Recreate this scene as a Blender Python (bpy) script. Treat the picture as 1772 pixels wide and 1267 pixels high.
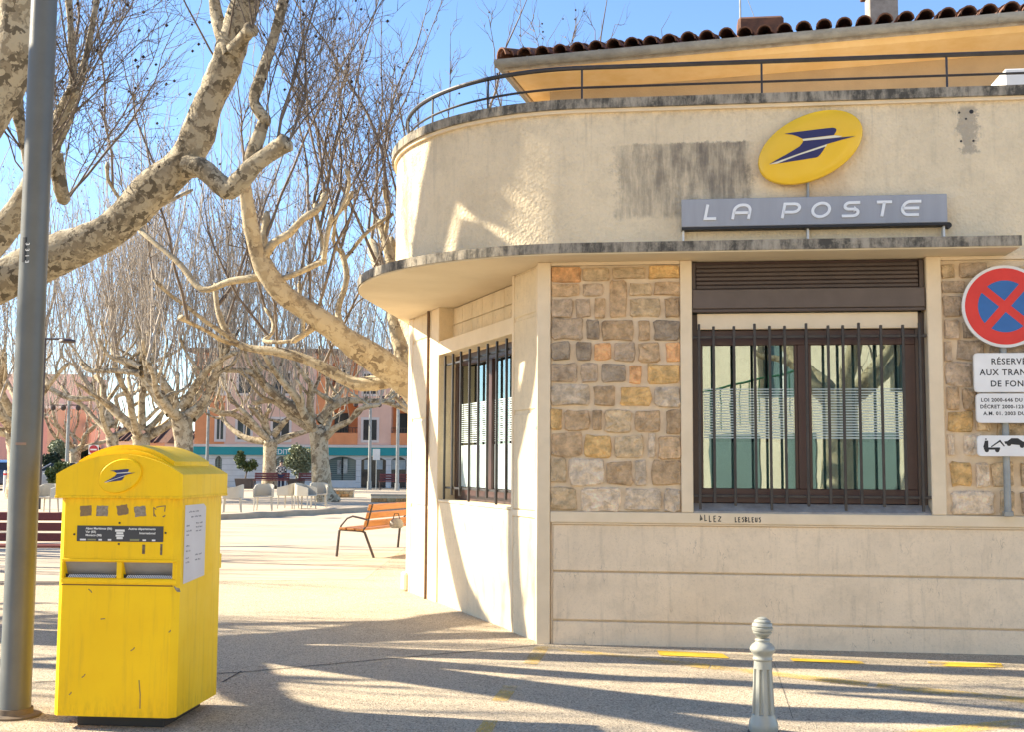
import bpy, math, random
import numpy as np
from math import sin, cos, tan, pi, radians, sqrt, atan2
from mathutils import Vector, Matrix
random.seed(7); rng = np.random.default_rng(7)
for o in list(bpy.data.objects): bpy.data.objects.remove(o)
scene = bpy.context.scene
COL = scene.collection

# ------------------------------------------------------------------ camera
FPX, CX, CY = 2000.0, 886.0, 633.5
PITCH, ROLL = radians(4.9), radians(0.33)
EYE = Vector((0, 0, 1.5))
FW = Vector((0, cos(PITCH), sin(PITCH))); UP0 = Vector((0, -sin(PITCH), cos(PITCH))); RT0 = Vector((1, 0, 0))
RT = RT0*cos(ROLL) + UP0*sin(ROLL); UP = UP0*cos(ROLL) - RT0*sin(ROLL)
cam = bpy.data.cameras.new('camera'); camo = bpy.data.objects.new('camera', cam); COL.objects.link(camo)
cam.sensor_width = 36; cam.lens = 36*FPX/1772; cam.clip_end = 3000; cam.clip_start = .05
camo.matrix_world = Matrix(((RT.x, UP.x, -FW.x, EYE.x), (RT.y, UP.y, -FW.y, EYE.y), (RT.z, UP.z, -FW.z, EYE.z), (0, 0, 0, 1)))
scene.camera = camo
# ------------------------------------------------------------------ light
SUN_A, SUN_E = radians(13), radians(31)          # behind-left of the square, winter sun
w = bpy.data.worlds.new('World'); scene.world = w; w.use_nodes = True
nt = w.node_tree; bg = nt.nodes['Background']; sky = nt.nodes.new('ShaderNodeTexSky')
sky.sky_type = 'NISHITA'; sky.sun_disc = False
sky.sun_elevation = SUN_E; sky.sun_rotation = atan2(-cos(SUN_A), sin(SUN_A))
sky.air_density = 1.0; sky.dust_density = 0.0; sky.ozone_density = 4.5; sky.altitude = 400
nt.links.new(sky.outputs[0], bg.inputs[0]); bg.inputs[1].default_value = 0.085
sl = bpy.data.lights.new('sun', 'SUN'); sl.energy = 4.4; sl.angle = radians(.53); sl.color = (1, .89, .70)
so = bpy.data.objects.new('sun', sl); COL.objects.link(so)
tosun = Vector((-cos(SUN_E)*cos(SUN_A), cos(SUN_E)*sin(SUN_A), sin(SUN_E)))
so.rotation_euler = (-tosun).to_track_quat('-Z', 'Y').to_euler(); so.location = tosun*60
vs = scene.view_settings; vs.view_transform = 'Standard'; vs.look = 'None'; vs.exposure = 1.84; vs.gamma = 1
vs.use_curve_mapping = False

# ------------------------------------------------------------------ helpers: points
def ray(u, v): return FW + RT*((u-CX)/FPX) - UP*((v-CY)/FPX)
def at(u, v, Y):
    d = ray(u, v); return EYE + d*(Y/d.y)
def gnd(u, v, z=0.0):
    d = ray(u, v); return EYE + d*((z-EYE.z)/d.z)
# ------------------------------------------------------------------ helpers: materials
MATS = {}
def N(t, kind, **kw):
    n = t.nodes.new(kind)
    for k, v in kw.items(): setattr(n, k, v)
    return n
def mat(name, c1, c2=None, scale=4.0, rough=.8, bump=0.0, bscale=60.0, detail=6, stretch=(1, 1, 1), metal=0.0, spec=.5, c3=None, dist=.01, objcol=False, ramp=(.35, .65), coat=0):
    """principled with two or three noise-mixed tones and a fine bump"""
    if name in MATS: return MATS[name]
    m = bpy.data.materials.new(name); m.use_nodes = True; t = m.node_tree; b = t.nodes['Principled BSDF']; L = t.links.new
    b.inputs['Roughness'].default_value = rough; b.inputs['Metallic'].default_value = metal
    b.inputs['Specular IOR Level'].default_value = spec
    if coat: b.inputs['Coat Weight'].default_value = coat; b.inputs['Coat Roughness'].default_value = .15
    tc = N(t, 'ShaderNodeTexCoord'); mp = N(t, 'ShaderNodeMapping'); mp.inputs['Scale'].default_value = stretch
    L(tc.outputs['Object'], mp.inputs['Vector'])
    b.inputs['Base Color'].default_value = (*c1, 1)
    col = None
    if c2 is not None:
        n = N(t, 'ShaderNodeTexNoise'); n.inputs['Scale'].default_value = scale; n.inputs['Detail'].default_value = detail; n.inputs['Roughness'].default_value = .62
        L(mp.outputs[0], n.inputs['Vector'])
        r = N(t, 'ShaderNodeValToRGB'); e = r.color_ramp.elements
        e[0].position = ramp[0]; e[0].color = (*c1, 1); e[1].position = ramp[1]; e[1].color = (*c2, 1)
        if c3 is not None:
            x = e.new((ramp[0]+ramp[1])/2); x.color = (*c3, 1)
        L(n.outputs['Fac'], r.inputs[0]); col = r.outputs[0]
    if objcol:
        oi = N(t, 'ShaderNodeObjectInfo'); mx = N(t, 'ShaderNodeMix', data_type='RGBA', blend_type='MULTIPLY'); mx.inputs[0].default_value = 1
        L(oi.outputs['Color'], mx.inputs[6])
        if col: L(col, mx.inputs[7])
        else: mx.inputs[7].default_value = (1, 1, 1, 1)
        col = mx.outputs[2]
    if col: L(col, b.inputs['Base Color'])
    if bump:
        n2 = N(t, 'ShaderNodeTexNoise'); n2.inputs['Scale'].default_value = bscale; n2.inputs['Detail'].default_value = 5; n2.inputs['Roughness'].default_value = .65
        L(tc.outputs['Object'], n2.inputs['Vector'])
        bp = N(t, 'ShaderNodeBump'); bp.inputs['Strength'].default_value = bump; bp.inputs['Distance'].default_value = dist
        L(n2.outputs['Fac'], bp.inputs['Height']); L(bp.outputs[0], b.inputs['Normal'])
    MATS[name] = m; return m
def mixcol(t, fac, a, b, blend='MIX'):
    mx = N(t, 'ShaderNodeMix', data_type='RGBA', blend_type=blend); L = t.links.new
    for i, x in ((0, fac), (6, a), (7, b)):
        if hasattr(x, 'is_output'): L(x, mx.inputs[i])
        else: mx.inputs[i].default_value = x if i == 0 else (*x, 1)
    return mx.outputs[2]
def math_(t, op, a, b=None, c=None, clamp=False):
    n = N(t, 'ShaderNodeMath', operation=op, use_clamp=clamp)
    for i, x in enumerate((a, b, c)):
        if x is None: continue
        if hasattr(x, 'is_output'): t.links.new(x, n.inputs[i])
        else: n.inputs[i].default_value = x
    return n.outputs[0]
def maprange(t, v, a, b, c=0, d=1, smooth=True):
    n = N(t, 'ShaderNodeMapRange', interpolation_type='SMOOTHSTEP' if smooth else 'LINEAR')
    t.links.new(v, n.inputs[0])
    for i, x in zip((1, 2, 3, 4), (a, b, c, d)): n.inputs[i].default_value = x
    return n.outputs[0]
def noise(t, vec, scale, detail=5, rough=.6, stretch=None):
    if stretch:
        mp = N(t, 'ShaderNodeMapping'); mp.inputs['Scale'].default_value = stretch; t.links.new(vec, mp.inputs[0]); vec = mp.outputs[0]
    n = N(t, 'ShaderNodeTexNoise'); n.inputs['Scale'].default_value = scale; n.inputs['Detail'].default_value = detail; n.inputs['Roughness'].default_value = rough
    t.links.new(vec, n.inputs['Vector']); return n.outputs['Fac']
def newmat(name, rough=.8, spec=.5):
    m = bpy.data.materials.new(name); m.use_nodes = True; t = m.node_tree; b = t.nodes['Principled BSDF']
    b.inputs['Roughness'].default_value = rough; b.inputs['Specular IOR Level'].default_value = spec
    MATS[name] = m; return m, t, b
# ------------------------------------------------------------------ helpers: meshes
class MB:
    def __init__(s, M=None): s.v = []; s.f = []; s.M = M
    def add(s, vs_, fs):
        k = len(s.v); s.v += [tuple(x) for x in vs_]; s.f += [tuple(i+k for i in f) for f in fs]; return s
    def box(s, x0, x1, y0, y1, z0, z1, bev=0.0):
        if bev <= 0:
            return s.add([(x0,y0,z0),(x1,y0,z0),(x1,y1,z0),(x0,y1,z0),(x0,y0,z1),(x1,y0,z1),(x1,y1,z1),(x0,y1,z1)],
                         [(0,3,2,1),(4,5,6,7),(0,1,5,4),(1,2,6,5),(2,3,7,6),(3,0,4,7)])
        b = min(bev, (x1-x0)*.45, (y1-y0)*.45, (z1-z0)*.45); V = []; idx = {}
        for i, X in enumerate((x0, x1)):
            for j, Y in enumerate((y0, y1)):
                for k, Z in enumerate((z0, z1)):
                    sx, sy, sz = (1 if i == 0 else -1), (1 if j == 0 else -1), (1 if k == 0 else -1)
                    idx[i,j,k,'x'] = len(V); V.append((X, Y+sy*b, Z+sz*b))
                    idx[i,j,k,'y'] = len(V); V.append((X+sx*b, Y, Z+sz*b))
                    idx[i,j,k,'z'] = len(V); V.append((X+sx*b, Y+sy*b, Z))
        I = idx; F = []
        F.append([I[0,0,0,'x'],I[0,0,1,'x'],I[0,1,1,'x'],I[0,1,0,'x']]); F.append([I[1,0,0,'x'],I[1,1,0,'x'],I[1,1,1,'x'],I[1,0,1,'x']])
        F.append([I[0,0,0,'y'],I[1,0,0,'y'],I[1,0,1,'y'],I[0,0,1,'y']]); F.append([I[0,1,0,'y'],I[0,1,1,'y'],I[1,1,1,'y'],I[1,1,0,'y']])
        F.append([I[0,0,0,'z'],I[0,1,0,'z'],I[1,1,0,'z'],I[1,0,0,'z']]); F.append([I[0,0,1,'z'],I[1,0,1,'z'],I[1,1,1,'z'],I[0,1,1,'z']])
        for j in (0, 1):
            for k in (0, 1): F.append([I[0,j,k,'y'],I[1,j,k,'y'],I[1,j,k,'z'],I[0,j,k,'z']])
        for i in (0, 1):
            for k in (0, 1): F.append([I[i,0,k,'x'],I[i,1,k,'x'],I[i,1,k,'z'],I[i,0,k,'z']])
        for i in (0, 1):
            for j in (0, 1): F.append([I[i,j,0,'x'],I[i,j,1,'x'],I[i,j,1,'y'],I[i,j,0,'y']])
        for i in (0, 1):
            for j in (0, 1):
                for k in (0, 1): F.append([I[i,j,k,'x'],I[i,j,k,'y'],I[i,j,k,'z']])
        return s.add(V, F)
    def prism(s, poly, a0, a1, axis='y'):
        """polygon extruded along an axis; poly in the two remaining axes (x,z for y; x,y for z; y,z for x)"""
        def p(q, a): return (q[0], a, q[1]) if axis == 'y' else ((q[0], q[1], a) if axis == 'z' else (a, q[0], q[1]))
        n = len(poly); V = [p(q, a0) for q in poly] + [p(q, a1) for q in poly]
        F = [tuple(range(n)), tuple(range(2*n-1, n-1, -1))] + [(i, (i+1) % n, (i+1) % n+n, i+n) for i in range(n)]
        return s.add(V, F)
    def tube(s, pts, rad, n=8, cap=True):
        pts = [Vector(p) for p in pts]; m = len(pts)
        if not hasattr(rad, '__len__'): rad = [rad]*m
        V = []; F = []; T = []
        for i in range(m):
            a = pts[max(0, i-1)]; b = pts[min(m-1, i+1)]; T.append((b-a).normalized())
        ref = Vector((0, 0, 1)) if abs(T[0].z) < .9 else Vector((1, 0, 0))
        u = T[0].cross(ref).normalized()
        for i in range(m):
            u = (u - T[i]*u.dot(T[i])).normalized(); v = T[i].cross(u)
            for k in range(n):
                a = 2*pi*k/n; V.append(pts[i] + (u*cos(a)+v*sin(a))*rad[i])
        for i in range(m-1):
            for k in range(n): F.append((i*n+k, i*n+(k+1) % n, (i+1)*n+(k+1) % n, (i+1)*n+k))
        if cap: F.append(tuple(range(n-1, -1, -1))); F.append(tuple((m-1)*n+k for k in range(n)))
        return s.add(V, F)
    def lathe(s, prof, c=(0, 0, 0), n=24):
        V = []; F = []; m = len(prof)
        for r, z in prof:
            for k in range(n): a = 2*pi*k/n; V.append((c[0]+r*cos(a), c[1]+r*sin(a), c[2]+z))
        for i in range(m-1):
            for k in range(n): F.append((i*n+k, i*n+(k+1) % n, (i+1)*n+(k+1) % n, (i+1)*n+k))
        F.append(tuple(range(n-1, -1, -1))); F.append(tuple((m-1)*n+k for k in range(n)))
        return s.add(V, F)
    def strip(s, outer, inner, z0, z1):
        """wall between two parallel polylines"""
        n = len(outer); V = [(x, y, z0) for x, y in outer]+[(x, y, z1) for x, y in outer]+[(x, y, z0) for x, y in inner]+[(x, y, z1) for x, y in inner]; F = []
        for i in range(n-1):
            F += [(i, i+1, n+i+1, n+i), (2*n+i+1, 2*n+i, 3*n+i, 3*n+i+1), (n+i, n+i+1, 3*n+i+1, 3*n+i), (i+1, i, 2*n+i, 2*n+i+1)]
        F += [(0, n, 3*n, 2*n), (n-1, 3*n-1, 4*n-1, 2*n-1)]
        return s.add(V, F)
    def build(s, name, m, parent=None, smooth=False, loc=None):
        me = bpy.data.meshes.new(name); V = s.v if s.M is None else [tuple(s.M @ Vector(v)) for v in s.v]
        me.from_pydata(V, [], s.f); me.validate(); fixn(me)
        return link(name, me, m, parent, smooth, loc)
import bmesh
def fixn(me):
    b = bmesh.new(); b.from_mesh(me); bmesh.ops.recalc_face_normals(b, faces=b.faces); b.to_mesh(me); b.free()
def link(name, me, m, parent=None, smooth=False, loc=None):
    if m is not None and not me.materials: me.materials.append(m)
    if smooth:
        me.polygons.foreach_set('use_smooth', [True]*len(me.polygons))
        if smooth != 'all': me.set_sharp_from_angle(angle=radians(38))
    o = bpy.data.objects.new(name, me); COL.objects.link(o); o.parent = parent
    if loc: o.location = loc
    return o
def thing(name, label, cat, loc=(0, 0, 0), rz=0, group=None):
    o = bpy.data.objects.new(name, None); COL.objects.link(o); o.location = loc; o.rotation_euler = (0, 0, rz); o.empty_display_size = .1
    return tag(o, label, cat, group)
def tag(o, label, cat, group=None):
    o['label'] = label; o['category'] = cat
    if group: o['group'] = group
    return o
def struct(o): o['kind'] = 'structure'; return o
def share(o, name, parent, loc=(0, 0, 0), rot=(0, 0, 0), scl=(1, 1, 1)):
    c = o.copy(); c.name = name; COL.objects.link(c); c.parent = parent; c.location = loc; c.rotation_euler = rot; c.scale = scl; return c
def np_mesh(name, V, Q):
    me = bpy.data.meshes.new(name); V = np.asarray(V, np.float32); Q = np.asarray(Q, np.int32); k = Q.shape[1]
    me.vertices.add(len(V)); me.vertices.foreach_set('co', V.ravel()); me.loops.add(Q.size); me.loops.foreach_set('vertex_index', Q.ravel())
    me.polygons.add(len(Q)); me.polygons.foreach_set('loop_start', np.arange(0, Q.size, k, dtype=np.int32)); me.polygons.foreach_set('loop_total', np.full(len(Q), k, np.int32))
    me.update(); me.validate(); return me
def text(name, body, size, m, parent, loc, rot, extrude=.001, shear=0, xs=1.0, align='LEFT', space=1.0, bold=0):
    cu = bpy.data.curves.new(name, 'FONT'); cu.body = body; cu.size = size; cu.extrude = extrude; cu.shear = shear; cu.align_x = align; cu.space_character = space; cu.offset = bold; cu.resolution_u = 3
    t = bpy.data.objects.new(name, cu); COL.objects.link(t); dg = bpy.context.evaluated_depsgraph_get()
    me = bpy.data.meshes.new_from_object(t.evaluated_get(dg)); bpy.data.objects.remove(t); me.materials.clear()
    o = link(name, me, m, parent); o.location = loc; o.rotation_euler = rot; o.scale = (xs, 1, 1); return o
def ribbon(mb, pts, wd, a0, a1, closed=False):
    """thick polyline in x,z with miter joints, extruded in y"""
    P = [Vector(p) for p in pts]; n = len(P); A = []; B = []
    for i in range(n):
        if closed: d0 = (P[i]-P[i-1]).normalized(); d1 = (P[(i+1) % n]-P[i]).normalized()
        else:
            d0 = (P[i]-P[i-1]).normalized() if i else (P[1]-P[0]).normalized(); d1 = (P[i+1]-P[i]).normalized() if i < n-1 else d0
        nrm = (Vector((-d0.y, d0.x))+Vector((-d1.y, d1.x))).normalized(); k = wd/2/max(.45, nrm.dot(Vector((-d0.y, d0.x))))
        A.append(P[i]+nrm*k); B.append(P[i]-nrm*k)
    segs = range(n if closed else n-1)
    for i in segs:
        j = (i+1) % n; mb.prism([A[i], A[j], B[j], B[i]], a0, a1, 'y')
    return mb
def arc(cx, cy, rx, ry, a0, a1, n):
    return [(cx+rx*cos(radians(a0+(a1-a0)*i/n)), cy+ry*sin(radians(a0+(a1-a0)*i/n))) for i in range(n+1)]

# ================================================================== MATERIALS
def plaster_mat(name, base, stain=False, bump=.5, bscale=70, dirt=.5, cracks=True):
    m, t, b = newmat(name, .9, .2); L = t.links.new; tc = N(t, 'ShaderNodeTexCoord'); v = tc.outputs['Object']
    n1 = noise(t, v, 1.3, 6, .65); n2 = noise(t, v, 14, 6, .7); n3 = noise(t, v, 3.0, 6, .6, (6, 6, .7))
    c = mixcol(t, maprange(t, n1, .35, .7), base, tuple(x*.88 for x in base))
    c = mixcol(t, math_(t, 'MULTIPLY', maprange(t, noise(t, v, 5.5, 7, .72), .46, .64), .30), c, tuple(x*.70 for x in base))
    pit_shade = noise(t, v, 85, 3, .6); c = mixcol(t, math_(t, 'MULTIPLY', maprange(t, pit_shade, .58, .72), .26), c, tuple(x*.42 for x in base))  # dark specks painted in for the shade of small plaster pits
    c = mixcol(t, math_(t, 'MULTIPLY', maprange(t, noise(t, v, 40, 4, .7), .5, .66), .15), c, tuple(x*.62 for x in base))
    c = mixcol(t, math_(t, 'MULTIPLY', maprange(t, n3, .52, .75), .32*dirt), c, (.34, .28, .21))
    c = mixcol(t, math_(t, 'MULTIPLY', maprange(t, n2, .58, .74), .3*dirt), c, (.30, .24, .17))
    if cracks:                                               # scuffs and hairline scratches
        w1 = noise(t, v, 9, 3, .5, (1.6, 1.6, .45)); k = math_(t, 'ABSOLUTE', math_(t, 'SUBTRACT', w1, .5))
        mask = maprange(t, noise(t, v, 4.5, 3, .5), .52, .66)
        c = mixcol(t, math_(t, 'MULTIPLY', math_(t, 'MULTIPLY', maprange(t, k, .010, .002), mask), .42), c, (.16, .12, .085))
    if stain:
        sp = N(t, 'ShaderNodeSeparateXYZ'); L(v, sp.inputs[0]); e = math_(t, 'MULTIPLY', math_(t, 'SUBTRACT', noise(t, v, 7, 8, .8), .5), .42)
        X = math_(t, 'ADD', sp.outputs[0], e); Z = math_(t, 'ADD', sp.outputs[2], math_(t, 'MULTIPLY', e, .35))
        box = math_(t, 'MULTIPLY', math_(t, 'MULTIPLY', maprange(t, X, .56, .64), maprange(t, X, 1.80, 1.68)), math_(t, 'MULTIPLY', maprange(t, Z, 3.60, 3.66), maprange(t, Z, 4.285, 4.265)))
        drips = maprange(t, noise(t, v, 4, 7, .72, (3.2, 1, .5)), .36, .62)
        tone = math_(t, 'MULTIPLY', maprange(t, noise(t, v, 3.1, 5, .6), .25, .60), math_(t, 'ADD', math_(t, 'MULTIPLY', maprange(t, X, .7, 1.2), .6), math_(t, 'MULTIPLY', maprange(t, Z, 3.75, 3.95), .5)))
        k = math_(t, 'MULTIPLY', box, math_(t, 'ADD', math_(t, 'MULTIPLY', drips, .45), math_(t, 'MULTIPLY', tone, .42)))
        c = mixcol(t, k, c, (.155, .135, .115))
        # patch of repaired render under the coping, right
        box2 = math_(t, 'MULTIPLY', math_(t, 'MULTIPLY', maprange(t, X, 3.44, 3.48), maprange(t, X, 3.62, 3.58)), math_(t, 'MULTIPLY', maprange(t, Z, 4.10, 4.13), maprange(t, Z, 4.55, 4.50)))
        c = mixcol(t, math_(t, 'MULTIPLY', box2, .65), c, (.30, .265, .22))
        # rust-tinted run below the oval sign
        box3 = math_(t, 'MULTIPLY', math_(t, 'MULTIPLY', maprange(t, X, 1.95, 2.2), maprange(t, X, 2.7, 2.4)), math_(t, 'MULTIPLY', maprange(t, Z, 3.70, 3.8), maprange(t, Z, 4.1, 3.95)))
        c = mixcol(t, math_(t, 'MULTIPLY', box3, .4), c, (.55, .36, .20))
        runs = math_(t, 'MULTIPLY', maprange(t, noise(t, v, 3.5, 6, .7, (5, 5, .22)), .54, .72), maprange(t, Z, 3.7, 4.6)); c = mixcol(t, math_(t, 'MULTIPLY', runs, .38), c, (.30, .25, .19))
        top = maprange(t, Z, 4.40, 4.60); c = mixcol(t, math_(t, 'MULTIPLY', top, math_(t, 'MULTIPLY', maprange(t, n2, .4, .7), .5)), c, (.36, .29, .19))
    L(c, b.inputs['Base Color'])
    vo = N(t, 'ShaderNodeTexVoronoi'); vo.inputs['Scale'].default_value = bscale; L(v, vo.inputs['Vector'])
    h = math_(t, 'ADD', math_(t, 'MULTIPLY', noise(t, v, bscale*.7, 6, .7), 1.0), math_(t, 'MULTIPLY', vo.outputs['Distance'], .6))
    bp = N(t, 'ShaderNodeBump'); bp.inputs['Strength'].default_value = bump; bp.inputs['Distance'].default_value = .012; L(h, bp.inputs['Height']); L(bp.outputs[0], b.inputs['Normal'])
    return m
def concrete_edge(name):
    m, t, b = newmat(name, .92, .2); L = t.links.new; tc = N(t, 'ShaderNodeTexCoord'); v = tc.outputs['Object']
    d = math_(t, 'ADD', math_(t, 'MULTIPLY', noise(t, v, 5, 7, .75, (2.4, 2.4, .55)), .55), math_(t, 'MULTIPLY', noise(t, v, 2.3, 6, .7), .45)); n = noise(t, v, 22, 5, .6)
    c = mixcol(t, maprange(t, d, .40, .58), (.40, .35, .275), (.085, .078, .066))
    c = mixcol(t, math_(t, 'MULTIPLY', maprange(t, n, .5, .7), .5), c, (.42, .36, .27)); L(c, b.inputs['Base Color'])
    bp = N(t, 'ShaderNodeBump'); bp.inputs['Strength'].default_value = .5; bp.inputs['Distance'].default_value = .01; L(n, bp.inputs['Height']); L(bp.outputs[0], b.inputs['Normal'])
    return m
def ground_mat(name, base, dark):
    m, t, b = newmat(name, .9, .25); L = t.links.new; tc = N(t, 'ShaderNodeTexCoord'); v = tc.outputs['Object']
    big = noise(t, v, .35, 5, .6); mid = noise(t, v, 2.6, 6, .7)
    vo = N(t, 'ShaderNodeTexVoronoi'); vo.inputs['Scale'].default_value = 120; L(v, vo.inputs['Vector'])
    sp = N(t, 'ShaderNodeSeparateColor'); L(vo.outputs['Color'], sp.inputs[0])
    fine = noise(t, v, 120, 3, .7)
    c = mixcol(t, maprange(t, big, .35, .7), base, tuple(x*.86 for x in base))
    c = mixcol(t, math_(t, 'MULTIPLY', maprange(t, mid, .5, .75), .35), c, dark)
    c = mixcol(t, math_(t, 'MULTIPLY', maprange(t, sp.outputs[0], .70, .88), .75), c, dark)
    c = mixcol(t, math_(t, 'MULTIPLY', maprange(t, sp.outputs[1], .75, .9), .7), c, tuple(min(.8, x*1.5) for x in base))
    c = mixcol(t, math_(t, 'MULTIPLY', maprange(t, fine, .55, .7), .5), c, tuple(x*.5 for x in base))
    L(c, b.inputs['Base Color'])
    h = math_(t, 'ADD', fine, vo.outputs['Distance'])
    bp = N(t, 'ShaderNodeBump'); bp.inputs['Strength'].default_value = .6; bp.inputs['Distance'].default_value = .008; L(h, bp.inputs['Height']); L(bp.outputs[0], b.inputs['Normal'])
    return m
def bark_mat(name, pale, mid, dark, scale=6, balance=0.0):
    m, t, b = newmat(name, .85, .25); L = t.links.new; tc = N(t, 'ShaderNodeTexCoord'); v0 = tc.outputs['Object']
    wob = N(t, 'ShaderNodeTexNoise'); wob.inputs['Scale'].default_value = scale*1.3; wob.inputs['Detail'].default_value = 4; L(v0, wob.inputs['Vector'])
    ad = N(t, 'ShaderNodeVectorMath', operation='MULTIPLY_ADD'); L(wob.outputs['Color'], ad.inputs[0]); ad.inputs[1].default_value = (1.6/scale,)*3; L(v0, ad.inputs[2]); v = ad.outputs[0]
    vo = N(t, 'ShaderNodeTexVoronoi'); vo.inputs['Scale'].default_value = scale*1.7; L(v, vo.inputs['Vector'])
    sp = N(t, 'ShaderNodeSeparateColor'); L(vo.outputs['Color'], sp.inputs[0])
    big = noise(t, v0, scale*.22, 4, .6)
    k = math_(t, 'ADD', sp.outputs[0], math_(t, 'MULTIPLY', math_(t, 'SUBTRACT', big, .5), 1.3)); k = math_(t, 'ADD', k, balance)
    c = mixcol(t, maprange(t, k, .36, .56), pale, mid); c = mixcol(t, maprange(t, k, .74, .92), c, dark)
    vo2 = N(t, 'ShaderNodeTexVoronoi'); vo2.inputs['Scale'].default_value = scale*4.2; L(v, vo2.inputs['Vector']); s2 = N(t, 'ShaderNodeSeparateColor'); L(vo2.outputs['Color'], s2.inputs[0])
    c = mixcol(t, math_(t, 'MULTIPLY', maprange(t, s2.outputs[1], .80, .92), .6), c, dark); c = mixcol(t, math_(t, 'MULTIPLY', maprange(t, s2.outputs[2], .84, .94), .8), c, pale)
    L(c, b.inputs['Base Color'])
    bp = N(t, 'ShaderNodeBump'); bp.inputs['Strength'].default_value = .5; bp.inputs['Distance'].default_value = .02; L(math_(t, 'ADD', k, noise(t, v0, scale*6, 5, .6)), bp.inputs['Height']); L(bp.outputs[0], b.inputs['Normal'])
    return m
def worn_yellow(name):
    m, t, b = newmat(name, .38, .3); L = t.links.new; tc = N(t, 'ShaderNodeTexCoord'); v = tc.outputs['Object']
    n = noise(t, v, 26, 5, .7); d = noise(t, v, 2.2, 5, .6); s_ = noise(t, v, 11, 5, .7, (1.4, 1.4, .4)); sp = noise(t, v, 70, 3, .6)
    c = mixcol(t, maprange(t, d, .3, .7), (.95, .60, .002), (.90, .54, .002))
    c = mixcol(t, maprange(t, n, .735, .765), c, (.16, .075, .02)); c = mixcol(t, maprange(t, s_, .735, .76), c, (.25, .12, .03))
    c = mixcol(t, math_(t, 'MULTIPLY', maprange(t, sp, .62, .8), .18), c, (.45, .25, .02))
    gr_ = math_(t, 'MULTIPLY', maprange(t, noise(t, v, 4, 6, .7, (5, 5, .35)), .50, .74), .30); c = mixcol(t, gr_, c, (.50, .29, .03))
    sz_ = N(t, 'ShaderNodeSeparateXYZ'); L(v, sz_.inputs[0]); rim = math_(t, 'MAXIMUM', maprange(t, sz_.outputs[2], 1.22, 1.31), maprange(t, sz_.outputs[2], .22, .06)); rim = math_(t, 'MULTIPLY', rim, maprange(t, sz_.outputs[2], 1.315, 1.305)); c = mixcol(t, math_(t, 'MULTIPLY', math_(t, 'MULTIPLY', rim, maprange(t, noise(t, v, 16, 6, .75, (2, 2, .6)), .42, .70)), .4), c, (.33, .17, .015)); L(c, b.inputs['Base Color'])
    L(maprange(t, d, .3, .7, .42, .6), b.inputs['Roughness'])
    bp = N(t, 'ShaderNodeBump'); bp.inputs['Strength'].default_value = .08; bp.inputs['Distance'].default_value = .004; L(noise(t, v, 9, 4, .5), bp.inputs['Height']); L(bp.outputs[0], b.inputs['Normal'])
    return m
def glass_mat(name, tint, refl, rough=.0):
    m = bpy.data.materials.new(name); m.use_nodes = True; t = m.node_tree; t.nodes.remove(t.nodes['Principled BSDF']); L = t.links.new; out = t.nodes['Material Output']
    tr = N(t, 'ShaderNodeBsdfTransparent'); tr.inputs[0].default_value = (*tint, 1); gl = N(t, 'ShaderNodeBsdfGlossy'); gl.inputs['Roughness'].default_value = rough; gl.inputs[0].default_value = (.84, .93, .90, 1)
    lw = N(t, 'ShaderNodeLayerWeight'); lw.inputs[0].default_value = .35; f = math_(t, 'ADD', lw.outputs['Fresnel'], refl, clamp=True); mx = N(t, 'ShaderNodeMixShader'); L(f, mx.inputs[0]); L(tr.outputs[0], mx.inputs[1]); L(gl.outputs[0], mx.inputs[2]); 
    tc = N(t, 'ShaderNodeTexCoord'); bp = N(t, 'ShaderNodeBump'); bp.inputs['Strength'].default_value = .02; bp.inputs['Distance'].default_value = .02; L(noise(t, tc.outputs['Object'], 2.5, 2, .5), bp.inputs['Height']); L(bp.outputs[0], gl.inputs['Normal'])
    L(mx.outputs[0], out.inputs[0]); MATS[name] = m; return m

CREAM = (.87, .715, .49)
M_par = plaster_mat('rough_cream_render', CREAM, stain=True, bump=.9, bscale=38, dirt=.5, cracks=False)
M_wall = plaster_mat('smooth_cream_plaster', (.85, .695, .475), bump=.15, bscale=55, dirt=.55)
M_base = plaster_mat('pinkish_base_plaster', (.89, .72, .515), bump=.22, bscale=48, dirt=.8)
M_trim = mat('cream_trim_paint', (.86, .70, .49), (.78, .63, .43), 3.5, .85, .15, 50)
M_sof = mat('canopy_soffit_paint', (.74, .63, .45), (.66, .55, .38), 1.2, .9, .1, 40)
M_edge = concrete_edge('weathered_concrete')
M_mort = mat('lime_mortar', (.84, .67, .465), (.72, .56, .375), 9, .95, .6, 45, dist=.012)
M_stone = mat('rubble_stone', (.55, .52, .48), (1.2, 1.17, 1.12), 13, .95, 1.0, 17, detail=10, objcol=True, ramp=(.30, .66), dist=.06)
M_steel = mat('black_painted_steel', (.028, .024, .024), (.05, .043, .04), 8, .45, .05, 60)
M_brown = mat('brown_aluminium', (.085, .058, .048), (.065, .044, .037), 5, .42, .04, 50)
M_brown2 = mat('brown_metal_cover', (.125, .092, .075), (.10, .074, .06), 6, .5, .05, 90)
M_pvc = mat('dark_red_brown_frame', (.075, .035, .03), (.055, .027, .024), 4, .4)
M_glass = glass_mat('window_glass', (.70, .80, .80), .17)
M_glass2 = glass_mat('side_window_glass', (.55, .68, .68), .22)
M_int = mat('dim_interior', (.21, .25, .25), (.16, .20, .20), 1, .9)
M_curt = mat('pale_curtain', (.50, .54, .52), (.40, .45, .44), 1.2, .9, stretch=(14, 14, .5))
M_yel = worn_yellow('postal_yellow_paint')
M_yel2 = mat('sign_yellow', (.90, .55, .004), (.86, .50, .003), 1.6, .22, coat=.4)
M_navy = mat('navy_print', (.014, .016, .10), rough=.35)
M_white = mat('white_enamel', (.80, .79, .76), (.72, .70, .66), 3, .45)
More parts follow.
